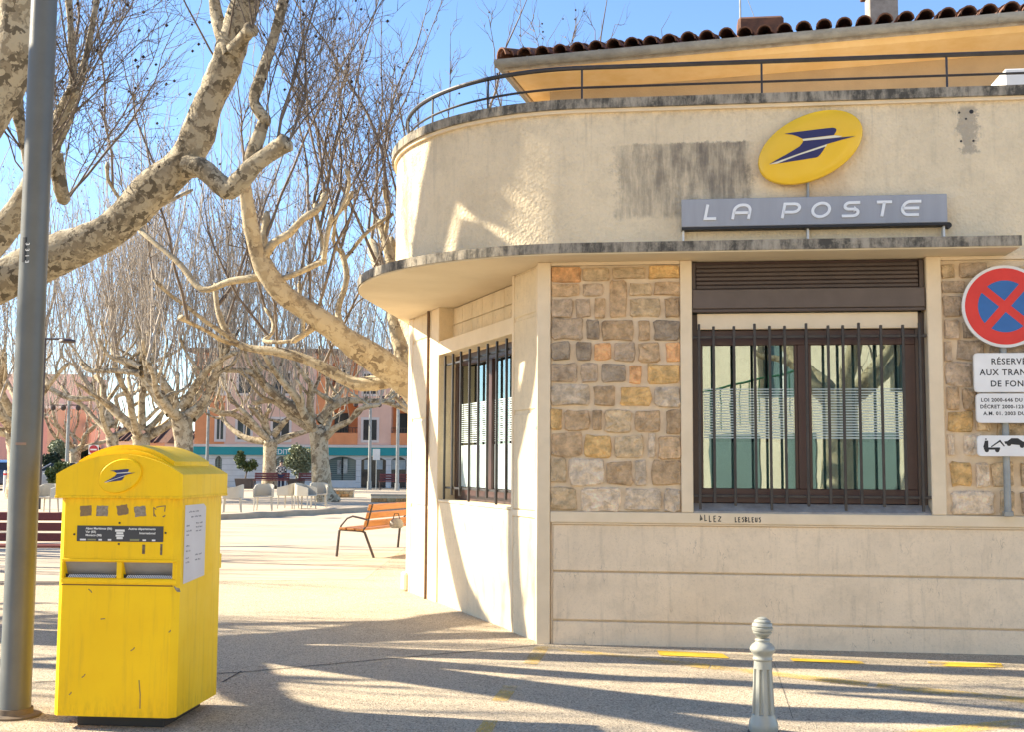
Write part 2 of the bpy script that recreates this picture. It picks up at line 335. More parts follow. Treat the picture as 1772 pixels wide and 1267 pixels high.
M_ivory = mat('ivory_line', (.80, .74, .55), rough=.4)
M_sgrey = mat('sign_grey', (.36, .37, .405), (.32, .33, .36), 2, .5, stretch=(5, 5, .6))
M_black = mat('black_print', (.02, .02, .022), rough=.6)
M_letter = mat('raised_white_letter', (.82, .83, .84), rough=.35)
M_roof = mat('old_clay_tile', (.20, .085, .045), (.095, .048, .032), 7, .9, .5, 30, c3=(.15, .07, .04))
M_zinc = mat('aged_zinc', (.33, .325, .30), (.22, .215, .195), 6, .6, .1, 30, stretch=(1, 1, 2))
M_ochre = mat('ochre_render', (.90, .64, .32), (.82, .54, .22), 3, .9, .3, 40)
M_tan = mat('tan_render', (.55, .40, .235), (.47, .34, .20), 2.5, .92, .5, 50)
M_pipe = mat('rusty_conduit', (.17, .10, .06), (.10, .065, .045), 12, .8)
M_pole = mat('grey_painted_pole', (.135, .135, .12), (.105, .105, .093), 2.5, .42, .05, 40, spec=.5)
M_galv = mat('galvanised_post', (.36, .37, .36), (.27, .28, .27), 9, .5, metal=.3)
M_red = mat('sign_red', (.74, .028, .022), (.66, .022, .02), 6, .4)
M_blue = mat('sign_blue', (.008, .13, .40), (.006, .11, .34), 6, .4)
M_boll = mat('pale_green_grey_paint', (.38, .38, .33), (.32, .32, .275), 5, .35, .05, 40, coat=.2)
M_road = None
def worn_paint(name, c, lo, hi, amt):
    m, t, b = newmat(name, .9, .2); tc = N(t, 'ShaderNodeTexCoord'); v = tc.outputs['Object']; b.inputs['Base Color'].default_value = (*c, 1)
    a = math_(t, 'MULTIPLY', math_(t, 'MULTIPLY', maprange(t, noise(t, v, 95, 4, .7), lo, hi), maprange(t, noise(t, v, 3.2, 5, .6), .30, .58)), amt); t.links.new(a, b.inputs['Alpha']); return m
M_faint = worn_paint('worn_yellow_paint', (.72, .48, .10), .36, .56, .62)
M_road = worn_paint('road_yellow_paint', (.78, .50, .05), .22, .40, 1.5)
M_ground = ground_mat('washed_aggregate', (.50, .415, .30), (.125, .10, .078))
M_far = mat('pale_stabilised_sand', (.49, .40, .29), (.42, .34, .24), .8, .95, .3, 30)
M_dark = mat('seam_filler', (.045, .04, .036), rough=.95)
M_wood = mat('varnished_wood', (.46, .20, .055), (.34, .14, .035), 3, .45, .1, 30, stretch=(12, 1, 12))
M_redw = mat('dark_red_stained_wood', (.16, .035, .03), (.11, .025, .022), 4, .5, stretch=(1, 12, 12))
M_iron = mat('dark_brown_iron', (.06, .04, .035), rough=.5)
M_plast = mat('white_plastic', (.52, .48, .39), (.46, .42, .34), 2, .4)
M_bark1 = bark_mat('plane_bark_near', (.45, .385, .275), (.29, .24, .165), (.14, .115, .08), 9.0, .06)
M_bark2 = bark_mat('plane_bark_mid', (.46, .385, .255), (.38, .305, .19), (.20, .155, .10), 6.0, -.1)
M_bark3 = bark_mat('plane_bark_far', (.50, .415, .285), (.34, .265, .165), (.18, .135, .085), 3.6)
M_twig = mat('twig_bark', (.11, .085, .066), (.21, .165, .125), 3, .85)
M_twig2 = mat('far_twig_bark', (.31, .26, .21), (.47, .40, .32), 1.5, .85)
M_pod = mat('seed_ball', (.035, .024, .02), rough=.95)
M_leaf = mat('evergreen_leaf', (.045, .085, .025), (.12, .155, .05), 2, .5)
M_leafp = mat('olive_leaf', (.17, .20, .11), (.30, .32, .20), 3, .6)
M_leafd = mat('dark_leaf', (.018, .032, .016), (.035, .055, .024), 2, .6)

# ================================================================== GROUND
g = MB(); S = 900
g.add([(-S, -S, 0), (S, -S, 0), (S, S, 0), (-S, S, 0)], [(0, 1, 2, 3)])
ground = struct(g.build('ground', M_ground)); ground['label'] = 'washed aggregate paving of the square'
def sheet(name, poly, z, m, parent=None, h=None):
    b = MB()
    if h: b.prism([(p[0], p[1]) for p in poly], z, z+h, 'z')
    else: b.add([(p[0], p[1], z) for p in poly], [tuple(range(len(poly)))])
    return b.build(name, m, parent)
# raised terrace with kerb behind the benches
kerb = [(-1.2, 43.0), (-2.14, 41.2), (-4.6, 36.4), (-7.6, 31.0), (-8.6, 30.2), (-13.6, 31.5), (-40, 33)]
terr = struct(sheet('terrace_pavement', kerb+[(-40, 62), (6, 62), (6, 43)], .004, M_far, None, .12))
kb = MB(); inn = [(x-.18 if y < 60 else x, y+.16) for x, y in kerb]
kb.strip([(x+.10, y-.05) for x, y in kerb], inn, 0, .15)
struct(kb.build('kerb', mat('kerb_stone', (.46, .39, .30), (.36, .30, .225), 2, .9, .3, 40)))
road = struct(sheet('road', [(-60, 62.5), (8, 62.5), (8, 71.5), (-60, 71.5)], .008, mat('asphalt', (.16, .145, .125), (.11, .10, .09), 1.2, .9, .3, 40)))
sq = struct(sheet('sandy_square', [(-40, 13.5), (-9, 14.0), (-1.9, 15.2), (-1.9, 60), (-40, 60)], .002, M_far))
# joints in the aggregate slab
def seam(p0, p1, wd, name='expansion_joint'):
    a = Vector((p0.x, p0.y)); b = Vector((p1.x, p1.y)); d = (b-a).normalized(); n = Vector((-d.y, d.x))*wd/2
    return sheet(name, [a+n, b+n, b-n, a-n], .004, M_dark, ground)
seam(gnd(60, 1182), gnd(415, 1165), .016); seam(gnd(415, 1165), gnd(930, 1118), .016); seam(gnd(385, 1182), gnd(418, 1163), .012)
seam(gnd(1340, 1150), gnd(1372, 1245), .003)
# painted marks
def dash(poly, m): return sheet('painted_dash', [(p.x, p.y) for p in poly], .006, m, ground)
for (a, b, c, d) in (((1137,1128),(1250,1133),(1262,1141),(1142,1136)), ((1367,1141),(1490,1146),(1497,1151),(1372,1146)), ((1605,1147),(1732,1150),(1737,1157),(1610,1155))):
    dash([gnd(*a), gnd(*b), gnd(*c), gnd(*d)], M_road)
dash([gnd(925, 1121), gnd(948, 1121), gnd(1230, 1152), gnd(1225, 1160)], M_faint)
dash([gnd(1232, 1153), gnd(1228, 1160), gnd(1500, 1190), gnd(1505, 1182)], M_faint)
dash([gnd(1520, 1184), gnd(1515, 1192), gnd(1800, 1222), gnd(1800, 1212)], M_faint)
dash([gnd(925, 1122), gnd(950, 1124), gnd(930, 1152), gnd(905, 1150)], M_faint)
dash([gnd(872, 1188), gnd(897, 1190), gnd(878, 1216), gnd(850, 1215)], M_faint)
dash([gnd(838, 1248), gnd(862, 1250), gnd(845, 1280), gnd(815, 1278)], M_faint)
dash([gnd(1400, 1300), gnd(1400, 1285), gnd(1800, 1242), gnd(1800, 1256)], M_faint)

# ================================================================== POST OFFICE
TH = radians(6.9); OX, OY = .3003, 9.8868
po = thing('post_office', 'cream rendered post office with curved canopy, stone panels and barred windows', 'building', (OX, OY, 0), -TH)
PM = Matrix.Translation((OX, OY, 0)) @ Matrix.Rotation(-TH, 4, 'Z'); PI_ = PM.inverted()
XR = 6.2
# --- lower facade core (behind panels and stones)
b = MB(); b.box(-.04, 1.20, .03, .34, -.05, 3.25); b.box(3.19, XR, .03, .34, -.05, 3.25); b.box(1.19, 3.20, .031, .339, -.05, 1.08); b.build('core_wall', M_mort, po)
# --- plinth panels with recessed joints
for z0, z1 in ((.612, .998), (.204, .598), (-.05, .190)):
    MB().box(.055, XR, .004, .031, z0, z1, .006).build('plinth_panel', M_base, po)
MB().box(.043, .052, .008, .031, -.05, 1.0).build('plinth_edge_strip', M_base, po)
# --- sill band, pilasters
MB().box(.034, XR, -.022, .0295, 1.016, 1.108, .006).build('sill_band', M_trim, po)
MB().box(.046, XR, -.012, .0295, 1.001, 1.0135, .002).build('sill_moulding', M_trim, po)
MB().box(-.085, .031, -.018, .0295, -.05, 3.25, .006).build('corner_pilaster', M_trim, po)
MB().box(1.134, 1.234, -.020, .20, 1.110, 3.25, .006).build('window_pilaster', M_trim, po)
MB().box(3.158, 3.276, -.020, .20, 1.110, 3.25, .006).build('window_pilaster', M_trim, po)
MB().box(.033, 1.132, -.004, .0295, 3.222, 3.25).build('panel_head', M_trim, po); MB().box(3.278, XR, -.004, .0295, 3.222, 3.25).build('panel_head', M_trim, po)
# --- stone panels
SC = {'o': (.56, .31, .14), 'k': (.50, .32, .13), 't': (.46, .34, .20), 'g': (.40, .30, .20), 'd': (.30, .235, .165), 'l': (.54, .43, .30), 'b': (.42, .29, .165)}
SL = """90 82 216 142 o;234 88 344 140 t;367 84 507 134 t;528 80 660 134 k;88 156 206 208 b;232 157 315 210 g;350 144 421 306 b;443 160 535 210 t;553 155 662 210 b;
86 224 179 302 g;198 226 259 305 g;283 223 326 307 b;444 228 575 303 t;602 228 660 308 b;88 314 223 406 g;246 322 299 403 d;316 323 455 409 b;483 326 525 411 b;551 328 661 413 d;
88 421 165 498 d;201 422 262 499 d;286 428 351 498 o;372 425 460 504 g;483 428 570 508 b;605 428 661 507 o;88 518 201 600 g;223 518 292 598 g;316 522 417 602 d;442 530 487 606 o;520 524 661 605 k;
88 616 254 702 l;282 620 372 707 b;400 630 531 706 k;555 626 661 710 l;86 724 129 812 k;150 730 256 814 b;275 731 309 812 b;330 732 444 824 t;467 730 571 822 b;606 730 661 830 b;
88 829 223 932 b;238 840 352 935 k;372 842 495 934 t;524 834 548 934 l;570 842 660 940 b;84 944 150 1048 t;170 946 315 1060 l;342 955 446 1056 b;465 952 508 1056 l;537 952 660 1056 b;
86 1072 196 1166 t;222 1074 391 1170 l;418 1074 571 1168 l;592 1078 661 1172 l"""
def stone_mesh(x0, x1, z0, z1, lift):
    w_, h_ = (x1-x0), (z1-z0); cx, cz = (x0+x1)/2, (z0+z1)/2; m = min(w_, h_); c = m*.10; P = []
    j = lambda a: random.uniform(-a, a)
    base = [(x0+c, z0), (cx+j(w_*.12), z0), (x1-c, z0), (x1, z0+c), (x1, cz), (x1, z1-c), (x1-c, z1), (cx+j(w_*.12), z1), (x0+c, z1), (x0, z1-c), (x0, cz), (x0, z0+c)]
    base = [(x+j(m*.06)+(.006 if x > cx else -.006), z+j(m*.06)+(.005 if z > cz else -.005)) for x, z in base]; n = len(base); V = []; F = []
    for k, (s, y) in enumerate(((1, .05), (1.0, -.002+.0), (.90, -lift*.85), (.60, -lift))):
        for x, z in base: V.append((cx+(x-cx)*(s if k < 2 else 1-(1-s)*m/w_*1.0), y+(j(.009) if k > 1 else 0), cz+(z-cz)*(s if k < 2 else 1-(1-s)*m/h_*1.0)))
    V.append((cx+j(m*.1), -lift+j(.005), cz+j(m*.1)))
    for k in range(3):
        for i in range(n): F.append((k*n+i, k*n+(i+1) % n, (k+1)*n+(i+1) % n, (k+1)*n+i))
    for i in range(n): F.append((3*n+i, 3*n+(i+1) % n, 4*n))
    return V, F
def stones(panel, rects):
    for x0, z0, x1, z1, code in rects:
        V, F = stone_mesh(x0, x1, z0, z1, random.uniform(.012, .024)); o = MB().add(V, F).build('stone', M_stone, panel)
        c = SC[code]; k = random.uniform(.85, 1.15); o.color = (c[0]*k*1.72, c[1]*k*1.75, c[2]*k*1.85, 1)
sp1 = MB().box(.036, 1.131, .012, .0295, 1.113, 3.219).build('stone_panel', M_mort, po)
R1 = []
for q in SL.replace('\n', '').split(';'):
    a = q.split(); x0, y0, x1, y1 = map(float, a[:4]); fx = lambda x: .038+(x-85)/577*1.09; fz = lambda y: 3.215-(y-75)/1098*2.10
    R1.append((fx(x0), fz(y1), fx(x1), fz(y0), a[4]))
stones(sp1, R1)
sp2 = MB().box(3.279, XR, .012, .0295, 1.113, 3.219).build('stone_panel', M_mort, po)
R2 = []
S2 = """74 92 127 146 t;155 84 262 145 g;74 166 168 211 g;78 232 152 320 g;80 338 138 418 g;162 352 196 418 d;80 437 104 520 g;134 434 240 516 g;82 532 189 632 g;84 640 130 738 b;153 648 232 738 b;86 748 184 832 k;206 766 262 830 t;
86 850 104 936 l;152 848 224 936 l;92 972 172 1070 k;198 974 249 1074 l;268 972 352 1070 t;388 974 430 1070 t;92 1096 264 1192 l;298 1096 350 1190 t;385 1098 470 1190 g"""
for q in S2.replace('\n', '').split(';'):
    a = q.split(); x0, y0, x1, y1 = map(float, a[:4]); fx = lambda x: 3.284+(x-72)*.00186*(1.0); fz = lambda y: 3.215-(y-72)/1126*2.10
    R2.append((fx(x0), fz(y1), fx(x1), fz(y0), a[4]))
zz = 1.13
for row in range(11):                                      # the rest of the panel, right of the picture's edge
    hh = .165; xx = 4.02+random.uniform(-.03, .05)
    while xx < XR-.1:
        ww = random.uniform(.12, .30); R2.append((xx, zz, min(xx+ww, XR-.03), zz+hh, random.choice('ggtbldk'))); xx += ww+.035
    zz += hh+.025
for (x0, y0, x1, y1, cc) in ((3.66, 2.35, 3.95, 2.5, 'g'), (3.62, 2.56, 3.98, 2.72, 'b'), (3.60, 2.76, 3.8, 2.9, 't'), (3.84, 2.76, 3.99, 2.9, 'g'), (3.66, 2.95, 3.97, 3.15, 't'), (3.66, 2.13, 3.98, 2.31, 'g'), (3.72, 1.9, 3.99, 2.08, 'b'), (3.70, 1.70, 3.98, 1.86, 't')): R2.append((x0, y0, x1, y1, cc))
stones(sp2, R2)
# --- front window
win = MB().box(1.236, 1.30, .10, .16, 1.16, 2.80, .004).build('window', M_brown, po)
MB().box(3.08, 3.156, .10, .16, 1.16, 2.80, .004).build('frame_post', M_brown, win)
MB().box(1.30, 3.08, .105, .155, 2.53, 2.66, .004).build('frame_head', M_pvc, win)
MB().box(1.30, 3.08, .105, .155, 1.19, 1.31, .004).build('frame_rail', M_pvc, win)
MB().box(2.115, 2.205, .095, .155, 1.31, 2.53, .004).build('mullion', M_pvc, win)
for x0, x1 in ((1.30, 1.325), (2.09, 2.115), (2.205, 2.23), (2.98, 3.08)): MB().box(x0, x1, .108, .15, 1.311, 2.529, .003).build('sash_stile', M_pvc, win)
for x0, x1 in ((1.326, 2.089), (2.231, 2.979)):
    p = MB().box(x0, x1, .130, .136, 1.312, 2.528).build('pane', M_glass, win)
M_film = mat('frosted_film', (.62, .72, .70), (.54, .64, .62), 1.5, .55)
for x0, x1 in ((1.326, 2.089), (2.231, 2.979)):
    s = MB()
    for k in range(19): z = 2.155-k*.0228; hgt = .0085+.0035*(k/18); s.box(x0+.006, x1-.006, .1265, .1285, z-hgt, z)
    o = s.build('film_stripe', M_film, win); o['kind'] = 'stuff'
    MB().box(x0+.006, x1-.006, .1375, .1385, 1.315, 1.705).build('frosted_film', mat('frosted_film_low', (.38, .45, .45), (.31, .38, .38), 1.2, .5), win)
MB().prism([(-.012, 1.1085), (-.012, 1.122), (.098, 1.185), (.098, 1.1085)], 1.2365, 3.1555, 'x').build('window_sill', mat('grey_stone_sill', (.36, .34, .32), (.26, .245, .23), 12, .9, .3, 60), win)
MB().box(1.28, 3.10, .06, .10, 2.664, 2.80, .004).build('lintel_board', M_trim, win)
sh = MB().box(1.236, 3.150, .002, .085, 2.835, 3.000, .006).build('shutter_housing', M_brown2, po)
MB().box(1.236, 3.15, .01, .05, 2.806, 2.832, .003).build('housing_lip', M_brown, sh)
for k in range(6): MB().box(1.27, 3.11, .045+.004*(k % 2), .07, 3.008+k*.036, 3.041+k*.036, .006).build('shutter_slat', M_brown, sh)
MB().box(1.236, 1.268, .03, .09, 3.003, 3.235, .003).build('guide_rail', M_brown, sh); MB().box(3.112, 3.15, .03, .09, 3.003, 3.235, .003).build('guide_rail', M_brown, sh)
MB().box(1.236, 3.156, .0725, .2, 3.003, 3.245).build('shutter_back', M_pvc, sh)
gr = MB().box(1.225, 3.150, -.012, .012, 2.578, 2.602, .003).build('window_grille', M_steel, po)
MB().box(1.232, 3.160, -.012, .012, 1.238, 1.262, .003).build('grille_rail', M_steel, gr)
GX = [112, 178, 270, 363, 430, 497, 593, 690, 755, 825, 922, 1018, 1090]
for k, zx in enumerate(GX):
    x = 1.290+(zx-112)/978*1.80; foot = k in (0, 4, 8, 12); lo = 1.136 if foot else (1.19 if k % 2 else 1.17)
    MB().box(x-.011, x+.011, -.034, -.0125, lo, 2.70-(.02 if k % 3 else 0), .003).build('grille_bar', M_steel, gr)
# room behind the window
rm = MB(); rm.box(1.15, 3.3, 1.6, 1.65, .9, 3.2); rm.box(1.10, 1.15, .345, 1.65, .9, 3.2); rm.box(3.25, 3.3, .345, 1.65, .9, 3.2); rm.box(1.1, 3.3, .345, 1.65, 3.2, 3.25); rm.box(1.1, 3.3, .345, 1.65, .85, .9)
rm.build('room', M_int, po)
for x0, x1 in ((1.34, 1.42), (1.95, 2.2), (2.22, 2.62), (2.72, 2.97)):
    c = MB(); n = 14
    c.strip([(x0+(x1-x0)*i/n, .24+.018*sin(i*2.1)) for i in range(n+1)], [(x0+(x1-x0)*i/n, .245+.018*sin(i*2.1)) for i in range(n+1)], 1.2, 2.6); c.build('curtain', M_curt, po, smooth='all')
# --- graffiti
gl_ = {'A': [[(0, 0), (.05, .9), (.35, .35), (0, .45)], [(0, .2), (.4, .2)]], 'L': [[(0, 1), (.02, 0), (.4, .05)]], 'E': [[(.35, .95), (0, .9), (.02, 0), (.4, .02)], [(0, .5), (.3, .52)]], 'Z': [[(0, .9), (.45, .8), (0, .1), (.5, .1)]],
       'S': [[(.4, .95), (.05, .8), (.4, .4), (.3, .05), (0, .05)]], 'B': [[(0, 0), (0, 1), (.35, .8), (.05, .5), (.4, .25), (0, 0)]], 'I': [[(.1, 1), (.15, 0)]], 'U': [[(0, .95), (.02, .1), (.35, .1), (.37, .95)]]}
gx = 1.288; gb = MB()
for ch in 'ALLEZ  LESBLEUS':
    if ch == ' ': gx += .05; continue
    sz = .050 if gx < 1.5 else .040; zb = 1.043 if gx < 1.33 else 1.036
    for st in gl_[ch]: ribbon(gb, [(gx+p[0]*sz*.9, zb+p[1]*sz) for p in st], .0070, -.0235, -.0215)
    gx += .0375 if gx < 1.5 else .0275
gb.build('graffiti', M_black, po)['kind'] = 'stuff'
# --- chamfered corner with side window
CD = Vector((-.4612, .8873, 0)).normalized(); CN = Vector((-CD.y, CD.x, 0))          # outward
CM = Matrix(((CD.x, CN.x, 0, -.085), (CD.y, CN.y, 0, .10), (0, 0, 1, 0), (0, 0, 0, 1)))
def cbox(name, m, s0, s1, n0, n1, z0, z1, bev=0, parent=po): return MB(CM).box(s0, s1, n0, n1, z0, z1, bev).build(name, m, parent)
MB(CM).box(0, .64, -.4, -.012, -.05, 3.25).box(.64, 2.97, -.4, -.031, -.05, 1.085).box(2.97, 4.19, -.4, -.013, -.05, 3.25).box(.64, 2.97, -.4, -.19, 2.70, 3.25).build('corner_wall', M_wall, po)
for z0, z1 in ((-.05, 1.035), (1.10, 1.955), (1.985, 2.815), (2.845, 3.235)): cbox('pier_panel', M_wall, .06, .60, -.02, .0, z0, z1, .012)
cbox('pier_edge', M_trim, .603, .652, -.3, .003, -.05, 3.25, .004); cbox('pier_edge', M_trim, .004, .056, -.1, .004, -.05, 3.25, .004)
cbox('pier_band', M_trim, .058, .60, -.02, .006, 1.040, 1.095, .004)
cbox('apron_panel', M_wall, .655, 2.965, -.1, -.018, -.05, 1.085, .004)
cbox('side_sill', M_trim, .655, 2.965, -.3, -.010, 1.088, 1.115, .004)
cbox('side_lintel', M_trim, .655, 2.975, -.28, -.004, 2.715, 2.868, .004)
for r_ in range(2):
    for c_ in range(7):
        s0 = .66+c_*.33; cbox('ceramic_tile', M_wall, s0+.004, s0+.326, -.189, -.165, 2.874+r_*.187, 2.874+r_*.187+.181, .006)
cbox('pier_edge', M_trim, 2.972, 3.27, -.28, .002, -.05, 3.25, .006)
for z0, z1 in ((-.05, 1.0), (1.03, 2.0), (2.03, 2.94), (2.965, 3.235)): cbox('pier_panel', M_wall, 3.36, 4.02, -.02, .0, z0, z1, .010)
cbox('pier_edge', M_trim, 4.025, 4.20, -.35, .006, -.05, 3.25, .008)
MB(CM).tube([(3.315, .02, 0), (3.315, .02, 3.25)], .017, 8).build('conduit', M_pipe, po, True)
cbox('pier_foot', M_wall, 4.10, 4.27, -.2, .05, 0, .22, .02)
# side window
sw = MB(CM).box(.66, 2.965, -.26, -.20, 2.58, 2.712, .004).build('side_window', M_pvc, po)
MB(CM).box(.66, 2.965, -.26, -.20, 1.118, 1.25, .004).build('frame_rail', M_pvc, sw)
for s0, s1 in ((.66, .75), (1.75, 1.87), (2.87, 2.965)): MB(CM).box(s0, s1, -.265, -.195, 1.252, 2.578, .004).build('frame_post', M_pvc, sw)
for s0, s1 in ((.75, 1.75), (1.87, 2.87)):
    MB(CM).box(s0, s1, -.235, -.229, 1.252, 2.578).build('pane', M_glass2, sw)
    s = MB(CM)
    for k in range(19): z = 2.155-k*.0228; s.box(s0+.005, s1-.005, -.2285, -.2265, z-.011, z)
    s.build('film_stripe', M_film, sw)['kind'] = 'stuff'
    MB(CM).box(s0+.005, s1-.005, -.2285, -.2265, 1.26, 1.705).build('frosted_film', M_film, sw)
MB(CM).box(.66, 2.965, -.9, -.88, .9, 3.0).build('blind', M_curt, sw)
sg = MB(CM).box(.70, 2.96, -.085, -.063, 2.59, 2.612, .003).build('side_grille', M_steel, po)
MB(CM).box(.70, 2.96, -.085, -.063, 1.235, 1.257, .003).build('grille_rail', M_steel, sg)
for k, s in enumerate((2.88, 2.60, 2.32, 2.03, 1.75, 1.47, 1.20, .93, .74)):
    MB(CM).box(s-.012, s+.012, -.0625, -.04, 1.17 if k % 3 else 1.118, 2.70, .003).build('grille_bar', M_steel, sg)
cbox('teal_sticker', mat('teal_print', (.05, .30, .33), rough=.5), .02, .045, .0045, .006, 1.80, 1.835)
# return wall hidden behind the corner
b = MB(); e = CM @ Vector((4.19, -.02, 0)); b.box(e.x, e.x+.3, e.y, 11, -.05, 3.25); b.box(-1.6, XR, 10.7, 11, -.05, 3.25); b.box(XR-.3, XR, .34, 11, -.05, 3.25); b.build('rear_wall', M_wall, po)
# --- canopy, parapet, coping, railing: swept along the same curve
def curve(off, x_end, y_end, n=44):
    R = 2.05+off; return [(x_end, -off), (max(.3, x_end*.4), -off)]+[(.3+R*cos(a), 2.05+R*sin(a)) for a in [-pi/2-(pi/2)*i/n for i in range(n+1)]]+[(.3-R, y_end)]
cn = MB(); co = curve(.372, 3.80, 5.2); ci = curve(-.35, 3.80, 5.2)
cn.prism(co+[(3.80, 5.2)], 3.251, 3.337, 'z'); cn.build('canopy', M_sof, po)
ce = MB(); ce.strip(curve(.385, 3.812, 5.2), curve(.3735, 3.812, 5.2), 3.262, 3.345); ce.build('canopy_edge', M_edge, po)
ct = MB(); ct.strip(curve(.372, 3.80, 5.2), curve(.003, 3.80, 5.2), 3.3375, 3.3445); ct.build('canopy_top', M_edge, po)
pw = MB(); pw.strip(curve(0, XR, 8), curve(-.22, XR, 8), 3.338, 4.590); pw.box(3.803, XR, .001, .3, 3.251, 3.339); pw.build('parapet_wall', M_par, po, smooth=True)
cp = MB(); cp.strip(curve(.055, XR, 8), curve(-.27, XR, 8), 4.592, 4.676); cp.build('coping', M_edge, po)
cu = MB(); cu.strip(curve(.030, XR, 8), curve(.0005, XR, 8), 4.560, 4.5915); cu.build('coping_moulding', M_trim, po)
tr_ = MB(); tr_.prism(curve(-.222, XR-.01, 8)+[(XR-.01, 8)], 3.346, 3.42, 'z'); tr_.build('terrace_roof', mat('pale_terrace_screed', (.55, .50, .43), (.46, .42, .36), 2, .9), po)
ra = curve(-.10, XR, 3.0); rl = MB(); rl.tube([(x, y, 5.005) for x, y in ra[:-3]]+[(ra[-3][0], ra[-3][1]+.02, 4.97), (ra[-3][0]+.0, ra[-3][1]+.08, 4.85), (ra[-3][0], ra[-3][1]+.1, 4.66)], .021, 8)
railing = rl.build('railing', M_steel, po, True)
MB().tube([(x, y, 4.825) for x, y in ra[:-3]], .011, 6).build('lower_rail', M_steel, railing, True)
for x in (3.395, 1.85, .293, 4.95):
    MB().tube([(x, .10, 4.67), (x, .10, 5.0)], .010, 6).build('railing_post', M_steel, railing, True)
for i in (13, 24, 35):
    x, y = ra[i+2]; MB().tube([(x, y, 4.67), (x, y, 5.0)], .010, 6).build('railing_post', M_steel, railing, True)
for x, z, r_ in ((3.462, 4.47, .010), (3.56, 4.475, .018), (3.515, 4.415, .009), (3.47, 4.225, .010), (3.57, 4.225, .010)): MB().tube([(x, .004, z), (x, -.002, z)], r_, 10).build('fixing_hole', M_black, po)
# --- upper storey set back on the terrace
T2 = radians(15.5); UMw = Matrix.Translation((.4537, 14.0, 0)) @ Matrix.Rotation(-T2, 4, 'Z'); UM = PI_ @ UMw
MB(UM).box(0, 11, 0, .3, 3.42, 6.125).box(0, .3, .3, 7, 3.42, 6.125).build('upper_wall', M_tan, po)
EX, EY = -.44, -.745
def frust(mb, za, zb, e0, e1):
    """ring of soffit between wall line (inset e0) and eave line (e1)"""
    A = [(11.6, e0[1], za), (e0[0], e0[1], za), (e0[0], 7, za)]; B = [(11.6, e1[1], zb), (e1[0], e1[1], zb), (e1[0], 7, zb)]
    return mb.add(A+B, [(0, 1, 4, 3), (1, 2, 5, 4)])
frust(MB(UM), 6.12, 6.165, (-.001, -.001), (EX+.12, EY+.20)).build('soffit', M_ochre, po)
frust(MB(UM), 6.165, 6.235, (EX+.12, EY+.20), (EX+.06, EY+.09)).build('soffit_cove', M_ochre, po)
MB(UM).box(EX+.03, 11.6, EY+.06, EY+.09, 6.20, 6.275).box(EX+.03, EX+.06, EY+.09, 7, 6.20, 6.275).build('fascia', mat('peeling_white_plaster', (.52, .46, .38), (.36, .30, .24), 9, .9, .4, 40), po)
gt = MB(UM); pr = [(.078*cos(radians(a)), .078*sin(radians(a))) for a in range(180, 361, 30)]
gt.prism([(EY+.0+p[0], 6.295+p[1]) for p in pr], EX-.05, 11.6, 'x'); gt.prism([(EX-.0+p[0], 6.295+p[1]) for p in pr], EY, 7, 'y')
gutter = gt.build('gutter', M_zinc, po, True)
for k in range(14):
    a = EX+.35+k*.86; MB(UM).prism([(EY+1.12*p[0], 6.297+1.12*p[1]) for p in pr], a, a+.022, 'x').build('gutter_bracket', M_zinc, gutter)
# roof plane with barrel tiles
SLP = radians(17); rf = MB(UM)
rz = lambda y: 6.305+(y-EY)*tan(SLP)
rf.add([(EX, EY, 6.30), (11.6, EY, 6.30), (11.6, 4.5, rz(4.5)), (EX+4.9, 4.5, rz(4.5)), (EX, 7, 6.30)], [(0, 1, 2, 3), (0, 3, 4)])
roof = rf.build('roof', M_roof, po)
tl = MB(); n = 7; L_ = .45
V = []; F = []
for iy, (yy, rr) in enumerate(((0, .088), (L_, .070))):
    for th_ in (0, .014):
        for k in range(n+1):
            a = pi*k/n; V.append(((rr-th_)*cos(a), yy, (rr-th_)*sin(a)))
for k in range(n):
    o0, i0, o1, i1 = k, n+1+k, 2*n+2+k, 3*n+3+k
    F += [(o0, o0+1, o1+1, o1), (i0+1, i0, i1, i1+1), (o0+1, o0, i0, i0+1), (o1, o1+1, i1+1, i1)]
tile0 = None
for k in range(54):
    for r_ in range(3):
        a = EX+.10+k*.2135+random.uniform(-.008, .008); y = EY-.045+r_*.39*cos(SLP)+random.uniform(-.012, .012); z = 6.335+r_*.39*sin(SLP)+random.uniform(-.004, .004)
        if a < EX+.0+(y-EY)*.9+.02: continue
        Mx = UM @ Matrix.Translation((a, y, z)) @ Matrix.Rotation(SLP-.03, 4, 'X') @ Matrix.Rotation(random.uniform(-.03, .03), 4, 'Z')
        if tile0 is None: tile0 = MB().add(V, F).build('roof_tile', M_roof, roof, smooth=True); o = tile0
        else: o = tile0.copy(); COL.objects.link(o); o.parent = roof
        o.matrix_local = Mx
# hip tiles at the left corner
for k in range(7):
    o = tile0.copy(); COL.objects.link(o); o.parent = roof; o.name = 'hip_tile'
    d = k*.36; o.matrix_local = UM @ Matrix.Translation((EX+.02+d*.70, EY+d*.71, 6.35+d*.19)) @ Matrix.Rotation(-radians(44), 4, 'Z') @ Matrix.Rotation(.14, 4, 'X') @ Matrix.Scale(1.25, 4)
def uloc(u, v, Y): return PI_ @ at(u, v, Y)
